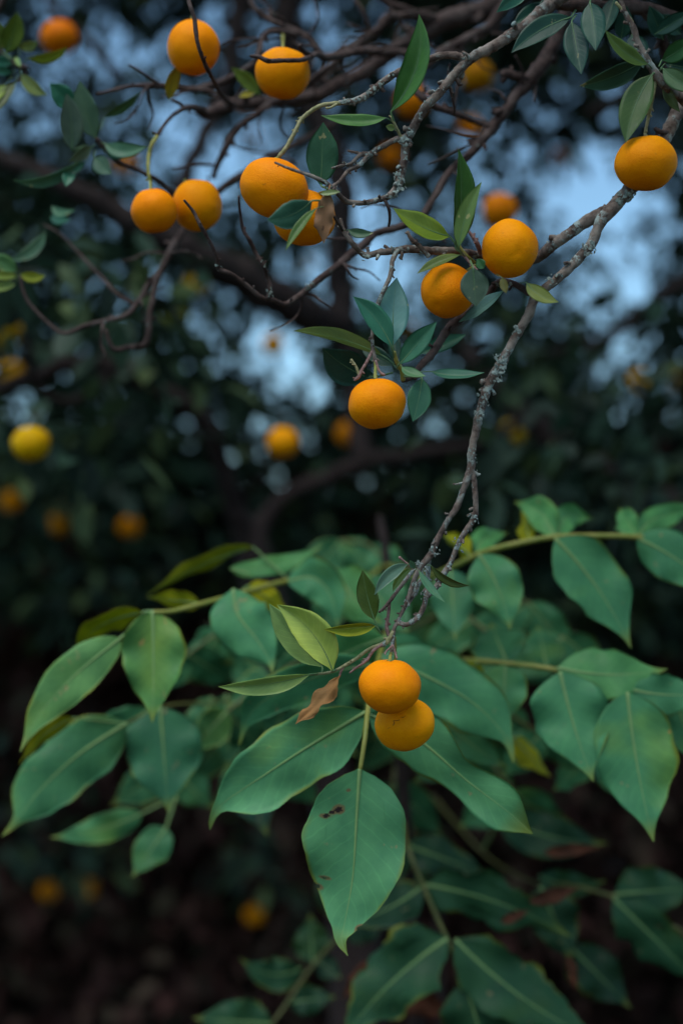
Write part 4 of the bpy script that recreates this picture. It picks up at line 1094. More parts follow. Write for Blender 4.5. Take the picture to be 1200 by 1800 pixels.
for a in (((80, 408), (17, 458), 11, 1.95, (0.08, 0.17, 0.10, 1), 0, -0.12), ((92, 362), (132, 368), 9, 1.95, (0.05, 0.13, 0.07, 1), -20, 0.2), ((90, 380), (125, 386), 9, 1.98, TE, -20, 0.1), ((30, 478), (-24, 454), 14, 1.88, (0.10, 0.22, 0.08, 1), 0, 0.1), ((36, 482), (80, 484), 10, 1.88, (0.30, 0.32, 0.03, 1), 20, 0.08),
          ((30, 486), (-22, 488), 9, 1.89, (0.16, 0.22, 0.03, 1), 20, 0.05), ((28, 500), (-22, 514), 9, 1.89, (0.14, 0.2, 0.04, 1), 20, 0.05)):
    leaf(b7, a[0], a[1], a[2], a[3], a[3] - 0.02, a[4], roll=a[5], bend=a[6], fold=0.25)
leaf(b5f, (298, 176), (319, 111), 13, 1.82, 1.8, (0.30, 0.27, 0.025, 1), fold=0.3, roll=10, bend=-0.08, label='yellowing leaf beside a round fruit')
leaf(b5, (456, 166), (407, 119), 12, 1.9, 1.88, (0.17, 0.25, 0.04, 1), fold=0.25, roll=0, bend=0.04)
leaf(b5, (448, 163), (420, 171), 6, 1.9, 1.89, YE, fold=0.3, roll=20, bend=0.05)


# ------------------------------------------------------------------ oranges
def orange(px, py, rx, ry, d, label, col=(0.82, 0.30, 0.006, 1), stem=(0, 1, 0.1), stalk_to=None, group=None, tilt=0.0, detail=True, lump=0.04, stalk_mat=None):
    """one fruit; rx, ry half extents in photo pixels; stem = direction (right, up, towards camera) the stalk leaves"""
    c = P(px, py, d)
    s = d / FPX
    st = (RGT * stem[0] + UPV * stem[1] - FWD * stem[2]).normalized()
    seg, rg = (48, 32) if detail else (24, 16)
    verts, faces = [], []
    q = st.to_track_quat('Z', 'Y')
    sd = px * 0.37 + py * 0.11
    ct, sn = math.cos(tilt), math.sin(tilt)
    for i in range(rg + 1):
        th = math.pi * i / rg
        for k in range(seg):
            a = 2 * math.pi * k / seg
            v = Vector((math.sin(th) * math.cos(a), math.sin(th) * math.sin(a), math.cos(th)))
            r = 1.0
            if th < 0.5:
                r -= 0.085 * (1 - th / 0.5) ** 2 * (1 + 0.25 * math.cos(5 * a))
            if th > math.pi - 0.35:
                r -= 0.04 * (1 - (math.pi - th) / 0.35) ** 2
            r += lump * mnoise.noise(v * 1.6 + Vector((sd, 0, 0))) + 0.008 * mnoise.noise(v * 5 + Vector((0, sd, 0)))
            wv = q @ (v * r)
            # into camera axes, scale to the fruit's own outline
            x, y, z = wv.dot(RGT), wv.dot(UPV), wv.dot(FWD)
            x, y = x * ct + y * sn, -x * sn + y * ct
            x, y, z = x * rx, y * ry, z * (rx + ry) * 0.5
            x, y = x * ct - y * sn, x * sn + y * ct
            verts.append(c + (RGT * x + UPV * y + FWD * z) * s)
    for i in range(rg):
        for k in range(seg):
            k2 = (k + 1) % seg
            if i == 0:
                if k == 0:
                    pass
                faces.append((k, (i + 1) * seg + k, (i + 1) * seg + k2))
            elif i == rg - 1:
                faces.append((i * seg + k, (i + 1) * seg, i * seg + k2))
            else:
                faces.append((i * seg + k, (i + 1) * seg + k, (i + 1) * seg + k2, i * seg + k2))
    ob = mk('orange', verts, faces, M_ORANGE, None, origin=c)
    k = 1 + random.uniform(-0.04, 0.04)
    ob.color = (col[0] * 0.95, col[1] * k, 0.001, 1)
    ob['label'] = label
    ob['category'] = 'orange'
    if group:
        ob['group'] = group
    # calyx: five-lobed button in the dimple
    topv = verts[0]
    bm_v, bm_f = [topv + st * 0.0012 * (rx * s / 0.035)], []
    rr = 0.0048 * (rx * s / 0.035)
    nl = 20
    u1 = st.orthogonal().normalized()
    u2 = st.cross(u1)
    for ring_, (fr, hh) in enumerate(((0.5, 0.0012), (1.0, 0.0006))):
        for k in range(nl):
            a = 2 * math.pi * k / nl
            r = rr * fr * (1 + (0.35 * math.cos(5 * a) if ring_ else 0))
            bm_v.append(topv + (u1 * math.cos(a) + u2 * math.sin(a)) * r + st * (hh + 0.0012 * fr))
    for k in range(nl):
        k2 = (k + 1) % nl
        bm_f.append((0, 1 + k, 1 + k2))
        bm_f.append((1 + k, 1 + nl + k, 1 + nl + k2, 1 + k2))
    mk('calyx', bm_v, bm_f, M_CALYX, ob, origin=topv)
    # stalk
    end = P(*stalk_to) if stalk_to else topv + st * 0.012 + Vector((random.uniform(-.02, .02), 0.03, 0.022))
    r0 = 0.0020 if stalk_to else 0.0013
    v_, f_ = tube_geo([(topv - st * 0.001, r0 * 1.25), (topv.lerp(end, 0.35) + st * 0.002, r0), (topv.lerp(end, 0.7), r0 * 0.95), (end, r0 * 1.05)], 0.003, 7, 0.15, seed=sd)
    mk('stalk', v_, f_, stalk_mat or M_STALK, ob, origin=topv)
    return ob


OC = (0.82, 0.232, 0.001, 1)
orange(340, 84, 46, 47, 1.78, 'round orange crossed by a dark bare twig, next to a yellowing leaf', OC, (0.1, 1, -0.2), (338, 30, 1.84))
orange(497, 129, 49, 44, 1.76, 'broad orange crossed by a dark horizontal twig, hanging from a pale green stalk', (0.80, 0.25, 0.004, 1), (0, 1, -0.1), (497, 62, 1.93))
orange(271, 371, 40.5, 39, 1.76, 'smaller of two touching oranges, hung on a long greenish stalk', OC, (-0.15, 1, 0.05), (264, 318, 1.78))
orange(347, 361, 43.5, 45, 1.80, 'orange touching a smaller one, a bare twig tip ending across it', (0.80, 0.26, 0.004, 1), (-0.3, 1, -0.4), (325, 318, 1.92))
oE = orange(482, 331, 62, 51, 1.60, 'largest orange, tilted, with a tiny navel mark, above a half-hidden one', OC, (0.05, 1, -0.05), (490, 276, 1.6), tilt=-0.38)
orange(535, 383, 55, 48, 1.625, 'orange half hidden behind a glossy leaf and a dead brown leaf', (0.82, 0.24, 0.004, 1), (0.4, 1, -0.2), (585, 335, 1.57))
orange(787, 511, 48, 48, 1.61, 'orange with a dusty grey green leaf lying against it, below a bare branch', OC, (0.5, 0.7, -0.7), (835, 466, 1.62))
orange(895, 437, 49, 51, 1.59, 'bright round orange between the lichened branch and a tuft of upright leaves', (0.84, 0.265, 0.005, 1), (-0.2, 0.3, -0.9), (880, 452, 1.655))
orange(1134, 287, 55, 48, 1.59, 'broad flattened orange hanging by itself in front of the lichened fork', (0.82, 0.265, 0.004, 1), (0, 1, 0.05), (1133, 236, 1.6), tilt=0.08, stalk_mat=M_TWIG)
orange(663, 709, 51, 45.5, 1.58, 'single orange hanging beneath a star of dark green leaves', OC, (-0.1, 1, 0.05), (660, 634, 1.6), tilt=0.15)
orange(685, 1206, 54.5, 48, 1.575, 'upper of two touching oranges at the very tip of the drooping branch', OC, (0, 1, 0.05), (687, 1148, 1.6), tilt=-0.1)
oL = orange(711, 1273, 53, 46.5, 1.615, 'lower scarred orange tucked beneath another at the tip of the drooping branch', (0.83, 0.27, 0.004, 1), (-0.3, 1, -0.1), (693, 1120, 1.612), tilt=0.2)


def scar(parent, centre_px, rx, ry, d, strokes, r=0.00032):
    """dark scab lines lying on the peel; strokes in pixels relative to the fruit centre"""
    v, f = [], []
    for st in strokes:
        pts = []
        for (x, y) in st:
            k = min(0.97, (x / rx) ** 2 + (y / ry) ** 2)
            z = math.sqrt(1 - k) * (rx + ry) * 0.5 * d / FPX
            pts.append((P(centre_px[0] + x, centre_px[1] + y, d - z * 0.985), r * random.uniform(0.6, 1.2)))
        tube_geo(pts, 0.0012, 5, 0.5, v, f, seed=st[0][0])
    o = mk('scar', v, f, M_SCAR, parent, origin=P(centre_px[0], centre_px[1], d))
    o['label'] = 'dark scab lines on the peel'
    return o


scar(oL, (711, 1273), 53, 46.5, 1.615, [[(-21, 2), (-18, -2), (-20, -6), (-14, -6), (-9, -8)], [(-6, -12), (-2, -12), (1, -15)], [(-38, 10), (-32, 8), (-26, 6)], [(22, 8), (23, 12)], [(28, 14), (29, 19), (32, 21)], [(18, 12), (19, 14)]])
scar(oE, (482, 331), 62, 51, 1.60, [[(-22, -8), (-19, -7), (-15, -8)], [(-19, -10), (-19, -6)]], 0.0004)

# fruit further back: distance follows from an ordinary fruit's size
R_FRUIT = 0.034
FAR = [
    (105, 66, 33, (0.62, 0.14, 0.004, 1), 'reddish blurred orange behind yellow green leaf tips and a patch of sky', None),
    (838, 133, 29, (0.38, 0.15, 0.004, 1), 'dull ochre blurred orange between two forking branches', None),
    (724, 178, 29, (0.62, 0.17, 0.004, 1), 'deep orange blurred fruit crossed by a dark diagonal twig', None),
    (826, 224, 20, (0.74, 0.22, 0.004, 1), 'small blurred orange just under the end of a diagonal twig', None),
    (687, 276, 21, (0.62, 0.16, 0.004, 1), 'blurred orange peeping out beside the lichened knee of a branch', None),
    (862, 48, 15, (0.66, 0.25, 0.005, 1), 'tiny blurred orange between crossing dark branches', None),
    (878, 370, 31, (0.66, 0.19, 0.004, 1), 'blurred orange directly above the bright round orange', None),
    (985, 276, 18, (0.55, 0.12, 0.004, 1), 'dim blurred orange amid bright sky openings', None),
    (480, 606, 20, (0.76, 0.30, 0.006, 1), 'blurred orange against the brightest low patch of sky', None),
    (497, 777, 28, (0.78, 0.28, 0.006, 1), 'blurred golden fruit beside small round lights in the dark foliage', None),
    (55, 780, 34, (0.52, 0.29, 0.008, 1), 'blurred greenish yellow fruit in front of a sky opening', None),
    (12, 584, 28, (0.55, 0.29, 0.008, 1), 'topmost blurred yellow fruit of a loose cluster', None),
    (20, 655, 22, (0.62, 0.27, 0.006, 1), 'lowest blurred yellow fruit of a loose cluster', None),
    (-2, 626, 18, (0.80, 0.30, 0.006, 1), 'deepest coloured blurred fruit of a loose cluster', None),
    (152, 487, 18, (0.72, 0.22, 0.004, 1), 'blurred orange half covered by a broad blurred leaf', None),
    (612, 762, 23, (0.64, 0.20, 0.004, 1), 'blurred orange just below the single sharp fruit', None),
    (900, 760, 21, (0.58, 0.33, 0.008, 1), 'blurred lemon yellow fruit in the dark gap beyond the drooping branch', None),
    (1123, 670, 20, (0.74, 0.34, 0.006, 1), 'blurred golden fruit below a blue patch of sky', None),
    (716, 582, 18, (0.72, 0.26, 0.004, 1), 'blurred orange showing between the leaves of a dark star-shaped tuft', None),
    (540, 468, 14, (0.70, 0.30, 0.01, 1), 'tiny blurred orange at the rim of a white sky opening', None),
    (445, 246, 15, (0.66, 0.20, 0.004, 1), 'tiny blurred orange behind two crossing branches', None),
    (222, 288, 20, (0.70, 0.22, 0.01, 1), 'blurred orange behind the dusty leaf cluster', None),
    (345, 500, 20, (0.46, 0.24, 0.008, 1), 'faint brownish yellow blurred fruit under the bare drooping twigs', None),
    (310, 560, 25, (0.13, 0.14, 0.02, 1), 'unripe dull green blurred fruit beside the end of a crooked bare twig', None),
]
TRAIL = 'dim blurred orange in the loose trail below the greenish yellow fruit'
PAIR = 'one of two dim blurred oranges side by side in the low shade'
for (x, y, r, lab, grp) in ((1194, 672, 18, 'dim blurred orange level with the golden fruit below the blue sky patch', None), (336, 840, 17, 'dim blurred orange in dark foliage beside the leaning brown limb', None),
                            (155, 860, 18, TRAIL, 'trail of dim oranges'), (126, 886, 18, TRAIL, 'trail of dim oranges'), (102, 921, 19, TRAIL, 'trail of dim oranges'), (20, 880, 20, TRAIL, 'trail of dim oranges'),
                            (228, 925, 20, 'dim blurred orange alone above the yellow green leaflets', None), (238, 695, 17, 'faint blurred orange below the bend of the horizontal limb', None),
                            (86, 1566, 18, PAIR, 'pair of dim oranges'), (155, 1562, 18, PAIR, 'pair of dim oranges'), (447, 1608, 18, 'lone dim blurred orange in the dark beside the holed drooping leaflet', None),
                            (360, 800, 14, 'tiny dim blurred orange on the leaning brown limb', None), (308, 968, 16, 'faint dim orange behind the highest drooping leaflets', None),
                            (592, 1738, 15, 'dim orange speck at the edge of a shaded wavy leaflet', None), (580, 970, 15, 'faint dim orange beside the foot of the forked limb', None)):
    FAR.append((x, y, r, (0.66, 0.22, 0.004, 1), lab, grp))
N_DIM = 15
for (x, y) in ((70, 650), (185, 760), (30, 960), (290, 880), (1010, 720), (1080, 790), (960, 840), (1165, 740), (940, 640)):
    FAR.append((x, y, 15, (0.58, 0.19, 0.004, 1), 'faint tiny orange far back among dark leaves', 'faint oranges far back in the crowns'))
N_DIM += 9
for i, (x, y, r, col, lab, grp) in enumerate(FAR):
    d = FPX * R_FRUIT / r
    orange(x, y, r, r * random.uniform(0.9, 0.98), d, lab, col, (random.uniform(-.2, .2), 1, random.uniform(-.2, .2)), None, grp, detail=False, tilt=random.uniform(-.2, .2), stalk_mat=M_BARKD)

# leaf sprays added on the sunward side of the dim fruit to shade them
dc = []
for (x, y, r, col, lab, grp) in FAR[-N_DIM:]:
    if True:
        c = P(x, y, FPX * R_FRUIT / r)
        for k in range(3):
            dc.append(tuple(c + sdir * random.uniform(0.10, 0.32) + Vector((random.gauss(0, .06), random.gauss(0, .05) - 0.04, random.gauss(0, .05)))))
V, F = mass_leaves(dc, 14, 0.06, 0.09, 0.045)
fast_mesh('shade_sprays', V, F, M_CROWN, T2, (tbase.x, tbase.y, 1.6), 'stuff')

# ------------------------------------------------------------------ walnut saplings
W1c = (0.056, 0.200, 0.088, 1)
W1b = (0.076, 0.240, 0.080, 1)
W1d = (0.040, 0.150, 0.064, 1)
WY = (0.20, 0.34, 0.05, 1)
stem_top = P(690, 1120, 2.32)
S1 = empty('walnut_sapling', (stem_top.x + 0.03, stem_top.y + 0.05, 0), 'walnut sapling with large smooth blue-green leaflets spread behind the lowest oranges', 'sapling')
v, f = tube_geo([(Vector((stem_top.x + 0.03, stem_top.y + 0.05, -0.05)), 0.016), (Vector((stem_top.x + 0.05, stem_top.y + 0.04, 0.7)), 0.013), (stem_top, 0.009), (stem_top + Vector((-0.02, 0.03, 0.2)), 0.006)], 0.01, 8, 0.06)
mk('stem', v, f, M_TRUNK, S1, origin=(stem_top.x + 0.03, stem_top.y + 0.05, -0.05))


M_RACHISD = simple_mat('shaded_rachis', (0.06, 0.07, 0.014, 1), (0.09, 0.09, 0.02, 1), 50, 0.5, 0.2)  # darker copy of the rachis, shade put into its colour


def frond(path, parent, mat=None, seed=0.0):
    if parent is not S1:
        path = [e if e[0] == 'w' else (e[0], e[1], e[2] + 0.14, e[3] * 0.8) for e in path]
    pts = pxpath(path)
    v, f = tube_geo(pts, 0.006, 7, 0.05, seed=seed)
    return mk('compound_leaf', v, f, mat or M_RACHIS, parent, origin=pts[0][0])


ST = ('w', stem_top.x, stem_top.y, stem_top.z, 0.004)
ST2 = ('w', stem_top.x - 0.015, stem_top.y + 0.02, stem_top.z + 0.12, 0.0035)


def wl(par, b_, t_, hw, d0, d1=None, col=None, **k):
    if par.parent is not S1:          # the lower sapling stands further back
        d0, d1 = d0 + 0.14, (d1 or d0) + 0.14
        if 'stalk' in k:
            k['stalk'] = (k['stalk'][0], k['stalk'][1], k['stalk'][2] + 0.14)
    k.setdefault('fold', 0.14)
    k['wav'] = k.get('wav', 0.07) * 3.2
    k.setdefault('cup', random.uniform(-0.12, 0.2))
    return leaf(par, b_, t_, hw, d0, d1, col or W1c, kind='w', **k)


# front frond, straight beneath the fruit
f1 = frond([ST, (680, 1110, 2.1, 5), (668, 1150, 1.9, 5), (655, 1200, 1.78, 5), (646, 1252, 1.72, 5), (641, 1300, 1.69, 4.6), (633, 1352, 1.68, 4)], S1)
wl(f1, (632, 1352), (611, 1680), 97, 1.68, 1.65, (0.072, 0.225, 0.102, 1), fold=0.10, via=[(627, 1430), (620, 1540), (606, 1620), (600, 1652)], nu=130, nv=72, wav=0.06, ragged=-0.05, cup=-0.04,
   holes=HOLES, mats=[M_WALH, M_WALB, M_WRIB], label='large drooping leaflet with insect holes')
wl(f1, (641, 1252), (369, 1459), 66, 1.72, 1.74, (0.084, 0.262, 0.122, 1), fold=0.14, via=[(545, 1310), (450, 1372), (392, 1412), (374, 1436)], roll=-12, prof=WALD)
wl(f1, (650, 1256), (936, 1466), 58, 1.74, 1.68, (0.074, 0.232, 0.102, 1), fold=0.2, via=[(735, 1300), (820, 1372), (890, 1425)], roll=8, wav=0.12, prof=WALW)
wl(f1, (664, 1158), (902, 1342), 62, 1.88, 1.84, W1c, fold=0.12, via=[(740, 1185), (830, 1235), (888, 1295)], roll=10, prof=WALD)
wl(f1, (650, 1168), (420, 1312), 44, 1.84, 1.86, W1c, fold=0.15, via=[(560, 1188), (470, 1228), (436, 1262)], roll=-25, prof=WALD)
wl(f1, (676, 1120), (842, 1240), 56, 1.95, 1.93, W1c, fold=0.12, bend=0.06, roll=15)
wl(f1, (676, 1122), (520, 1200), 48, 1.93, 1.95, W1b, fold=0.12, bend=0.05, roll=-25)
wl(f1, (655, 1200), (745, 1345), 44, 1.9, 1.92, W1d, fold=0.1)
# left frond
f2 = frond([ST2, (640, 1020, 2.2, 5), (590, 1005, 2.1, 5), (500, 1022, 2.02, 5), (420, 1044, 1.96, 5), (352, 1062, 1.92, 5), (305, 1074, 1.9, 4.4), (268, 1076, 1.89, 4)], S1, seed=2)
wl(f2, (268, 1074), (268, 1270), 60, 1.89, 1.86, (0.080, 0.215, 0.062, 1), fold=0.12, bend=-0.01)
wl(f2, (212, 1122), (36, 1322), 42, 1.88, 1.84, (0.085, 0.21, 0.068, 1), fold=0.15, via=[(140, 1180), (75, 1248), (48, 1295)], roll=-10, stalk=(262, 1078, 1.89))
wl(f2, (250, 1077), (132, 1150), 34, 1.93, 1.96, WY, fold=0.1, bend=-0.16, roll=140, stalk=(270, 1076, 1.9))
wl(f2, (410, 1036), (478, 1182), 58, 1.93, 1.88, W1c, fold=0.14, via=[(418, 1080), (452, 1125), (474, 1160)], roll=5)
wl(f2, (352, 1060), (258, 1050), 22, 1.94, 2.0, WY, fold=0.1, roll=145)
wl(f2, (444, 962), (258, 1046), 24, 2.06, 2.0, (0.15, 0.27, 0.06, 1), fold=0.2, bend=-0.06, roll=130, stalk=(505, 1018, 2.05))
wl(f2, (404, 1000), (568, 958), 22, 2.04, 2.1, W1b, fold=0.2, bend=0.08, roll=-20, stalk=(440, 1010, 2.03))
wl(f2, (436, 1030), (505, 1072), 26, 2.0, 2.02, WY, fold=0.15, roll=150, stalk=(420, 1044, 1.97))
wl(f2, (506, 1022), (595, 1110), 42, 2.02, 1.98, W1c, fold=0.3, via=[(550, 1016), (582, 1048)], roll=10)
wl(f2, (588, 1004), (672, 1096), 50, 2.06, 2.0, W1b, fold=0.15, bend=0.04)
wl(f2, (600, 1006), (560, 1130), 40, 2.15, 2.12, W1d, fold=0.15)
wl(f2, (640, 1018), (720, 1120), 52, 2.12, 2.08, W1c, fold=0.15)
# lower left frond
f3 = frond([ST, (600, 1180, 2.3, 5), (470, 1215, 2.22, 3), (380, 1235, 2.16, 3), (300, 1240, 2.1, 3), (222, 1272, 2.04, 2.6)], S1, M_RACHISD, seed=3)
wl(f3, (222, 1272), (4, 1470), 60, 2.0, 1.94, W1d, fold=0.1, via=[(140, 1325), (70, 1390), (32, 1440)], roll=-10, prof=WALD)
wl(f3, (282, 1244), (296, 1428), 74, 2.03, 1.99, (0.034, 0.14, 0.07, 1), fold=0.1)
wl(f3, (262, 1246), (138, 1276), 30, 2.1, 2.12, W1d, fold=0.25, bend=-0.12)
wl(f3, (128, 1262), (34, 1345), 18, 1.98, 1.94, WY, fold=0.1, roll=150, bend=-0.1, stalk=(222, 1272, 2.0))
wl(f3, (250, 1430), (88, 1472), 28, 2.18, 2.15, W1d, fold=0.15, bend=-0.05, stalk=(310, 1400, 2.2))
wl(f3, (292, 1455), (232, 1542), 34, 2.18, 2.14, W1d, fold=0.1, stalk=(310, 1400, 2.2))
wl(f3, (398, 1222), (402, 1355), 46, 2.2, 2.16, W1d, fold=0.1)
wl(f3, (372, 1226), (345, 1330), 36, 2.22, 2.2, W1d, fold=0.1)
wl(f3, (505, 1215), (470, 1340), 48, 2.2, 2.18, W1d, fold=0.1)
wl(f3, (560, 1195), (620, 1320), 44, 2.25, 2.2, W1d, fold=0.1)
wl(f3, (470, 1215), (400, 1160), 32, 2.25, 2.3, W1d, fold=0.2)
wl(f3, (420, 1330), (470, 1470), 46, 2.3, 2.26, (0.018, 0.06, 0.04, 1), fold=0.1, stalk=(440, 1260, 2.2))
# upper right frond
f4 = frond([ST2, (740, 1015, 2.15, 5), (800, 994, 2.02, 5.4), (852, 970, 1.97, 5.4), (920, 953, 1.95, 5.4), (975, 944, 1.94, 5.4), (1050, 942, 1.94, 5.2), (1120, 944, 1.94, 5), (1230, 955, 1.95, 4.4), (1330, 975, 1.96, 3.4)], S1, seed=4)
wl(f4, (976, 948), (1108, 1140), 62, 1.93, 1.9, W1c, fold=0.12, bend=-0.05, roll=-8)
wl(f4, (842, 976), (896, 1108), 50, 1.95, 1.92, W1c, fold=0.12, bend=-0.06)
wl(f4, (980, 942), (1042, 912), 26, 1.96, 2.04, W1b, fold=0.3, via=[(995, 908)], wav=0.12)
wl(f4, (974, 942), (903, 882), 30, 1.97, 2.04, W1b, fold=0.3, via=[(950, 902)], wav=0.12)
wl(f4, (1118, 946), (1270, 1050), 48, 1.94, 1.9, W1c, fold=0.12, bend=-0.05)
wl(f4, (1122, 940), (1240, 890), 26, 1.96, 2.04, W1b, fold=0.3, via=[(1150, 912)], wav=0.12)
wl(f4, (1118, 940), (1088, 893), 24, 1.97, 2.04, W1b, fold=0.3, wav=0.12)
wl(f4, (836, 974), (892, 936), 24, 1.98, 2.06, W1b, fold=0.3, via=[(850, 948)], wav=0.12)
wl(f4, (828, 978), (776, 938), 26, 1.99, 2.06, WY, fold=0.3, roll=140, wav=0.12)
wl(f4, (792, 1002), (800, 1126), 42, 2.02, 1.98, (0.045, 0.16, 0.08, 1), fold=0.12)
wl(f4, (1230, 955), (1290, 1080), 46, 1.95, 1.92, W1c, fold=0.12)
wl(f4, (930, 952), (918, 888), 24, 2.0, 2.06, WY, fold=0.2, roll=140)
wl(f4, (1330, 975), (1430, 1090), 50, 1.96, 1.92, W1c, fold=0.12)
# middle right frond
f5 = frond([ST, (740, 1150, 2.15, 5), (820, 1160, 2.0, 5), (890, 1166, 1.95, 5), (978, 1178, 1.92, 5), (1050, 1200, 1.9, 4.6), (1105, 1214, 1.89, 4.6), (1190, 1235, 1.88, 4), (1260, 1260, 1.88, 3.4)], S1, seed=5)
wl(f5, (984, 1182), (1042, 1374), 72, 1.87, 1.82, W1c, fold=0.08, bend=0.02)
wl(f5, (1102, 1218), (1148, 1480), 76, 1.85, 1.8, W1c, fold=0.10, bend=0.02)
wl(f5, (980, 1174), (1172, 1176), 54, 1.895, 1.87, W1b, fold=0.1, bend=0.06, roll=-15)
wl(f5, (1108, 1212), (1245, 1215), 40, 1.872, 1.85, W1c, fold=0.1, bend=0.06)
wl(f5, (888, 1168), (884, 1275), 44, 1.95, 1.93, W1c, fold=0.1)
wl(f5, (890, 1164), (862, 1096), 56, 1.98, 2.08, W1d, fold=0.2)
wl(f5, (838, 1164), (806, 1222), 26, 1.97, 1.98, WY, fold=0.1, roll=150)
wl(f5, (1190, 1236), (1218, 1345), 36, 1.9, 1.88, W1c, fold=0.1)
wl(f5, (900, 1298), (968, 1366), 28, 2.1, 2.1, WY, fold=0.1, roll=150, stalk=(880, 1260, 2.1))
wl(f5, (768, 1250), (893, 1350), 38, 2.02, 2.0, W1d, fold=0.1, bend=0.05, stalk=(750, 1180, 2.1))
wl(f5, (820, 1160), (800, 1285), 46, 2.1, 2.08, W1d, fold=0.1)
wl(f5, (960, 1172), (945, 1100), 40, 2.05, 2.15, W1d, fold=0.2)
wl(f5, (1260, 1260), (1290, 1420), 60, 1.88, 1.85, W1c, fold=0.1)

# fronds further back that fill the plant
def back_frond(path, size, d_add, seed, col):
    fr = frond(path, S1, M_RACHISD, seed=seed)
    r_ = random.Random(int(seed * 10))
    for (x, y, d, r) in path[1:]:
        for sgn in (-1, 1):
            a = r_.uniform(0.9, 1.5) * sgn + r_.uniform(-0.2, 0.2)
            ln = size * r_.uniform(0.8, 1.15)
            wl(fr, (x, y), (x + math.sin(a) * ln * 0.75, y + abs(math.cos(a)) * ln * 0.5 + ln * 0.45), size * 0.30, d, d + r_.uniform(-0.05, 0.08), col, fold=0.15, roll=r_.uniform(-25, 25), nu=16, nv=10)
    return fr


back_frond([ST, (560, 1110, 2.35, 3), (470, 1090, 2.3, 3), (390, 1110, 2.28, 3), (330, 1150, 2.25, 3)], 130, 0, 21, W1d)
back_frond([ST, (620, 1190, 2.4, 3), (540, 1260, 2.35, 3), (470, 1330, 2.3, 3)], 135, 0, 22, W1d)
back_frond([ST, (770, 1080, 2.35, 3), (850, 1050, 2.3, 3), (930, 1060, 2.28, 3)], 125, 0, 23, W1d)
back_frond([ST, (760, 1230, 2.4, 3), (830, 1300, 2.35, 3), (900, 1390, 2.3, 3)], 130, 0, 24, W1d)
back_frond([ST2, (690, 1000, 2.4, 3), (650, 960, 2.42, 3), (600, 950, 2.42, 3)], 110, 0, 25, W1d)
back_frond([ST, (700, 1260, 2.45, 3), (690, 1380, 2.4, 3), (660, 1480, 2.4, 3)], 130, 0, 26, (0.026, 0.105, 0.046, 1))
back_frond([ST, (520, 1230, 2.45, 3), (400, 1290, 2.4, 3), (300, 1350, 2.4, 3)], 130, 0, 27, (0.026, 0.105, 0.046, 1))

back_frond([ST2, (760, 1010, 2.3, 3), (830, 1090, 2.25, 3), (900, 1130, 2.22, 3), (990, 1120, 2.2, 3)], 120, 0, 28, W1d)
back_frond([ST, (620, 1130, 2.28, 3), (550, 1150, 2.22, 3), (480, 1190, 2.18, 3), (400, 1250, 2.15, 3)], 120, 0, 29, W1d)
back_frond([ST, (740, 1200, 2.28, 3), (850, 1230, 2.22, 3), (950, 1290, 2.2, 3), (1040, 1330, 2.2, 3)], 120, 0, 30, W1d)

# second sapling, lower right
s2 = P(760, 1400, 2.6)
S2 = empty('walnut_sapling', (s2.x, s2.y, 0), 'shaded walnut sapling with wavy dull green leaflets low beneath the bright ones', 'sapling')
v, f = tube_geo([(Vector((s2.x, s2.y, -0.05)), 0.014), (Vector((s2.x + 0.02, s2.y, 0.6)), 0.011), (s2, 0.007)], 0.01, 8, 0.06)
mk('stem', v, f, M_TRUNK, S2, origin=(s2.x, s2.y, -0.05))
S2T = ('w', s2.x, s2.y, s2.z, 0.004)
D1 = (0.019, 0.068, 0.030, 1)  # darker leaflet greens, the low sapling's shade put into the colour
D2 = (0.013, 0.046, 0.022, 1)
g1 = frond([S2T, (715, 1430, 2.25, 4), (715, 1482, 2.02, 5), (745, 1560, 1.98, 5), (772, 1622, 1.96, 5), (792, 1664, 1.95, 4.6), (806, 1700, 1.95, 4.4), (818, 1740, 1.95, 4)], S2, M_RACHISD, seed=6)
wl(g1, (786, 1650), (596, 1836), 64, 1.95, 1.92, D1, wav=0.14, bend=0.05, ragged=0.3)
wl(g1, (800, 1652), (1070, 1840), 62, 1.95, 1.92, D1, wav=0.14, bend=0.05, ragged=0.3)
wl(g1, (816, 1724), (872, 1910), 62, 1.95, 1.92, D1, wav=0.12, ragged=0.25)
wl(g1, (742, 1558), (606, 1622), 40, 1.99, 1.98, D2, wav=0.12, bend=-0.06)
wl(g1, (748, 1556), (1005, 1648), 50, 1.99, 1.97, D1, wav=0.14, bend=-0.05, ragged=0.3)
wl(g1, (716, 1486), (860, 1540), 40, 2.1, 2.12, D2, wav=0.12)
wl(g1, (716, 1486), (640, 1560), 34, 2.12, 2.14, D2, wav=0.12)
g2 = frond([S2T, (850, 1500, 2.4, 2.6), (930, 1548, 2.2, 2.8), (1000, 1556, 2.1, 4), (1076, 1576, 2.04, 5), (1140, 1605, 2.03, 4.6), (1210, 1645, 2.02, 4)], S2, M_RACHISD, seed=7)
wl(g2, (950, 1560), (1005, 1690), 48, 2.1, 2.08, D2, wav=0.12)
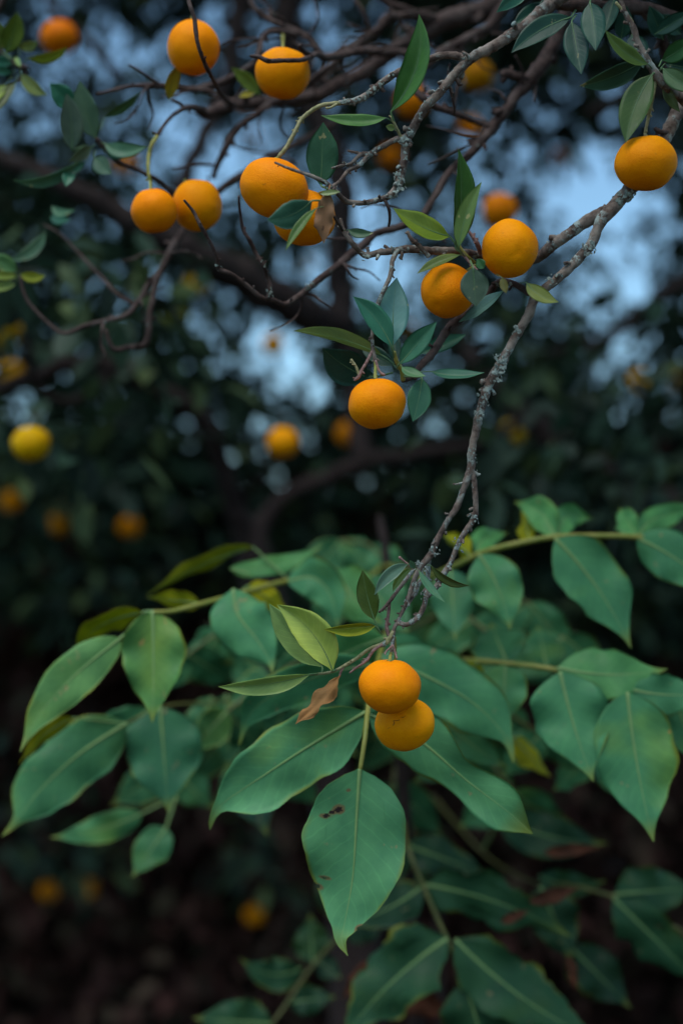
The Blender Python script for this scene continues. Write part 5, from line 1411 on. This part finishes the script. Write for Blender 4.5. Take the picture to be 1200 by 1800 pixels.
wl(g2, (1002, 1665), (1108, 1772), 46, 2.12, 2.1, D2, wav=0.12, ragged=0.1, stalk=(960, 1590, 2.12))
wl(g2, (1078, 1580), (1238, 1736), 48, 2.03, 2.0, D1, wav=0.14, ragged=0.25)
wl(g2, (1080, 1572), (1225, 1560), 48, 2.05, 2.06, D1, wav=0.14)
wl(g2, (880, 1440), (1066, 1482), 46, 2.16, 2.12, D2, wav=0.1, bend=0.06, stalk=(850, 1490, 2.3))
wl(g2, (948, 1540), (1064, 1548), 26, 2.15, 2.12, D1, wav=0.12, bend=0.1)
wl(g2, (1210, 1645), (1300, 1760), 50, 2.02, 2.0, D1, wav=0.12)
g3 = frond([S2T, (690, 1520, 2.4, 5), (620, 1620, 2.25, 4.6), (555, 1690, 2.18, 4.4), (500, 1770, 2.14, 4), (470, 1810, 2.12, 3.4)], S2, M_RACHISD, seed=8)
wl(g3, (530, 1702), (422, 1684), 30, 2.17, 2.14, D1, wav=0.12, bend=-0.16)
wl(g3, (550, 1692), (545, 1606), 36, 2.2, 2.22, D1, wav=0.12)
wl(g3, (560, 1690), (600, 1720), 22, 2.2, 2.18, D2, wav=0.12)
wl(g3, (508, 1762), (590, 1752), 28, 2.15, 2.13, D2, wav=0.12)
wl(g3, (476, 1800), (340, 1790), 42, 2.12, 2.1, D1, wav=0.12)
wl(g3, (600, 1640), (690, 1600), 36, 2.3, 2.3, D2, wav=0.12)
wl(g3, (620, 1620), (560, 1500), 40, 2.35, 2.4, D2, wav=0.12)
for (b_, t_, hw, d) in (((930, 1585), (1020, 1560), 14, 2.1), ((1000, 1680), (1012, 1745), 10, 2.1), ((690, 1725), (790, 1790), 34, 2.25), ((955, 1500), (1062, 1488), 12, 2.14), ((880, 1620), (930, 1600), 10, 2.1), ((650, 1690), (600, 1760), 14, 2.2)):
    leaf(g1 if b_[0] < 800 else g2, b_, t_, hw, d, d, (0.085, 0.028, 0.014, 1), kind='w', wav=0.3, fold=0.3, mats=[M_DRY, M_DRY, M_DRY], label='withered reddish brown leaflet', ragged=0.15)
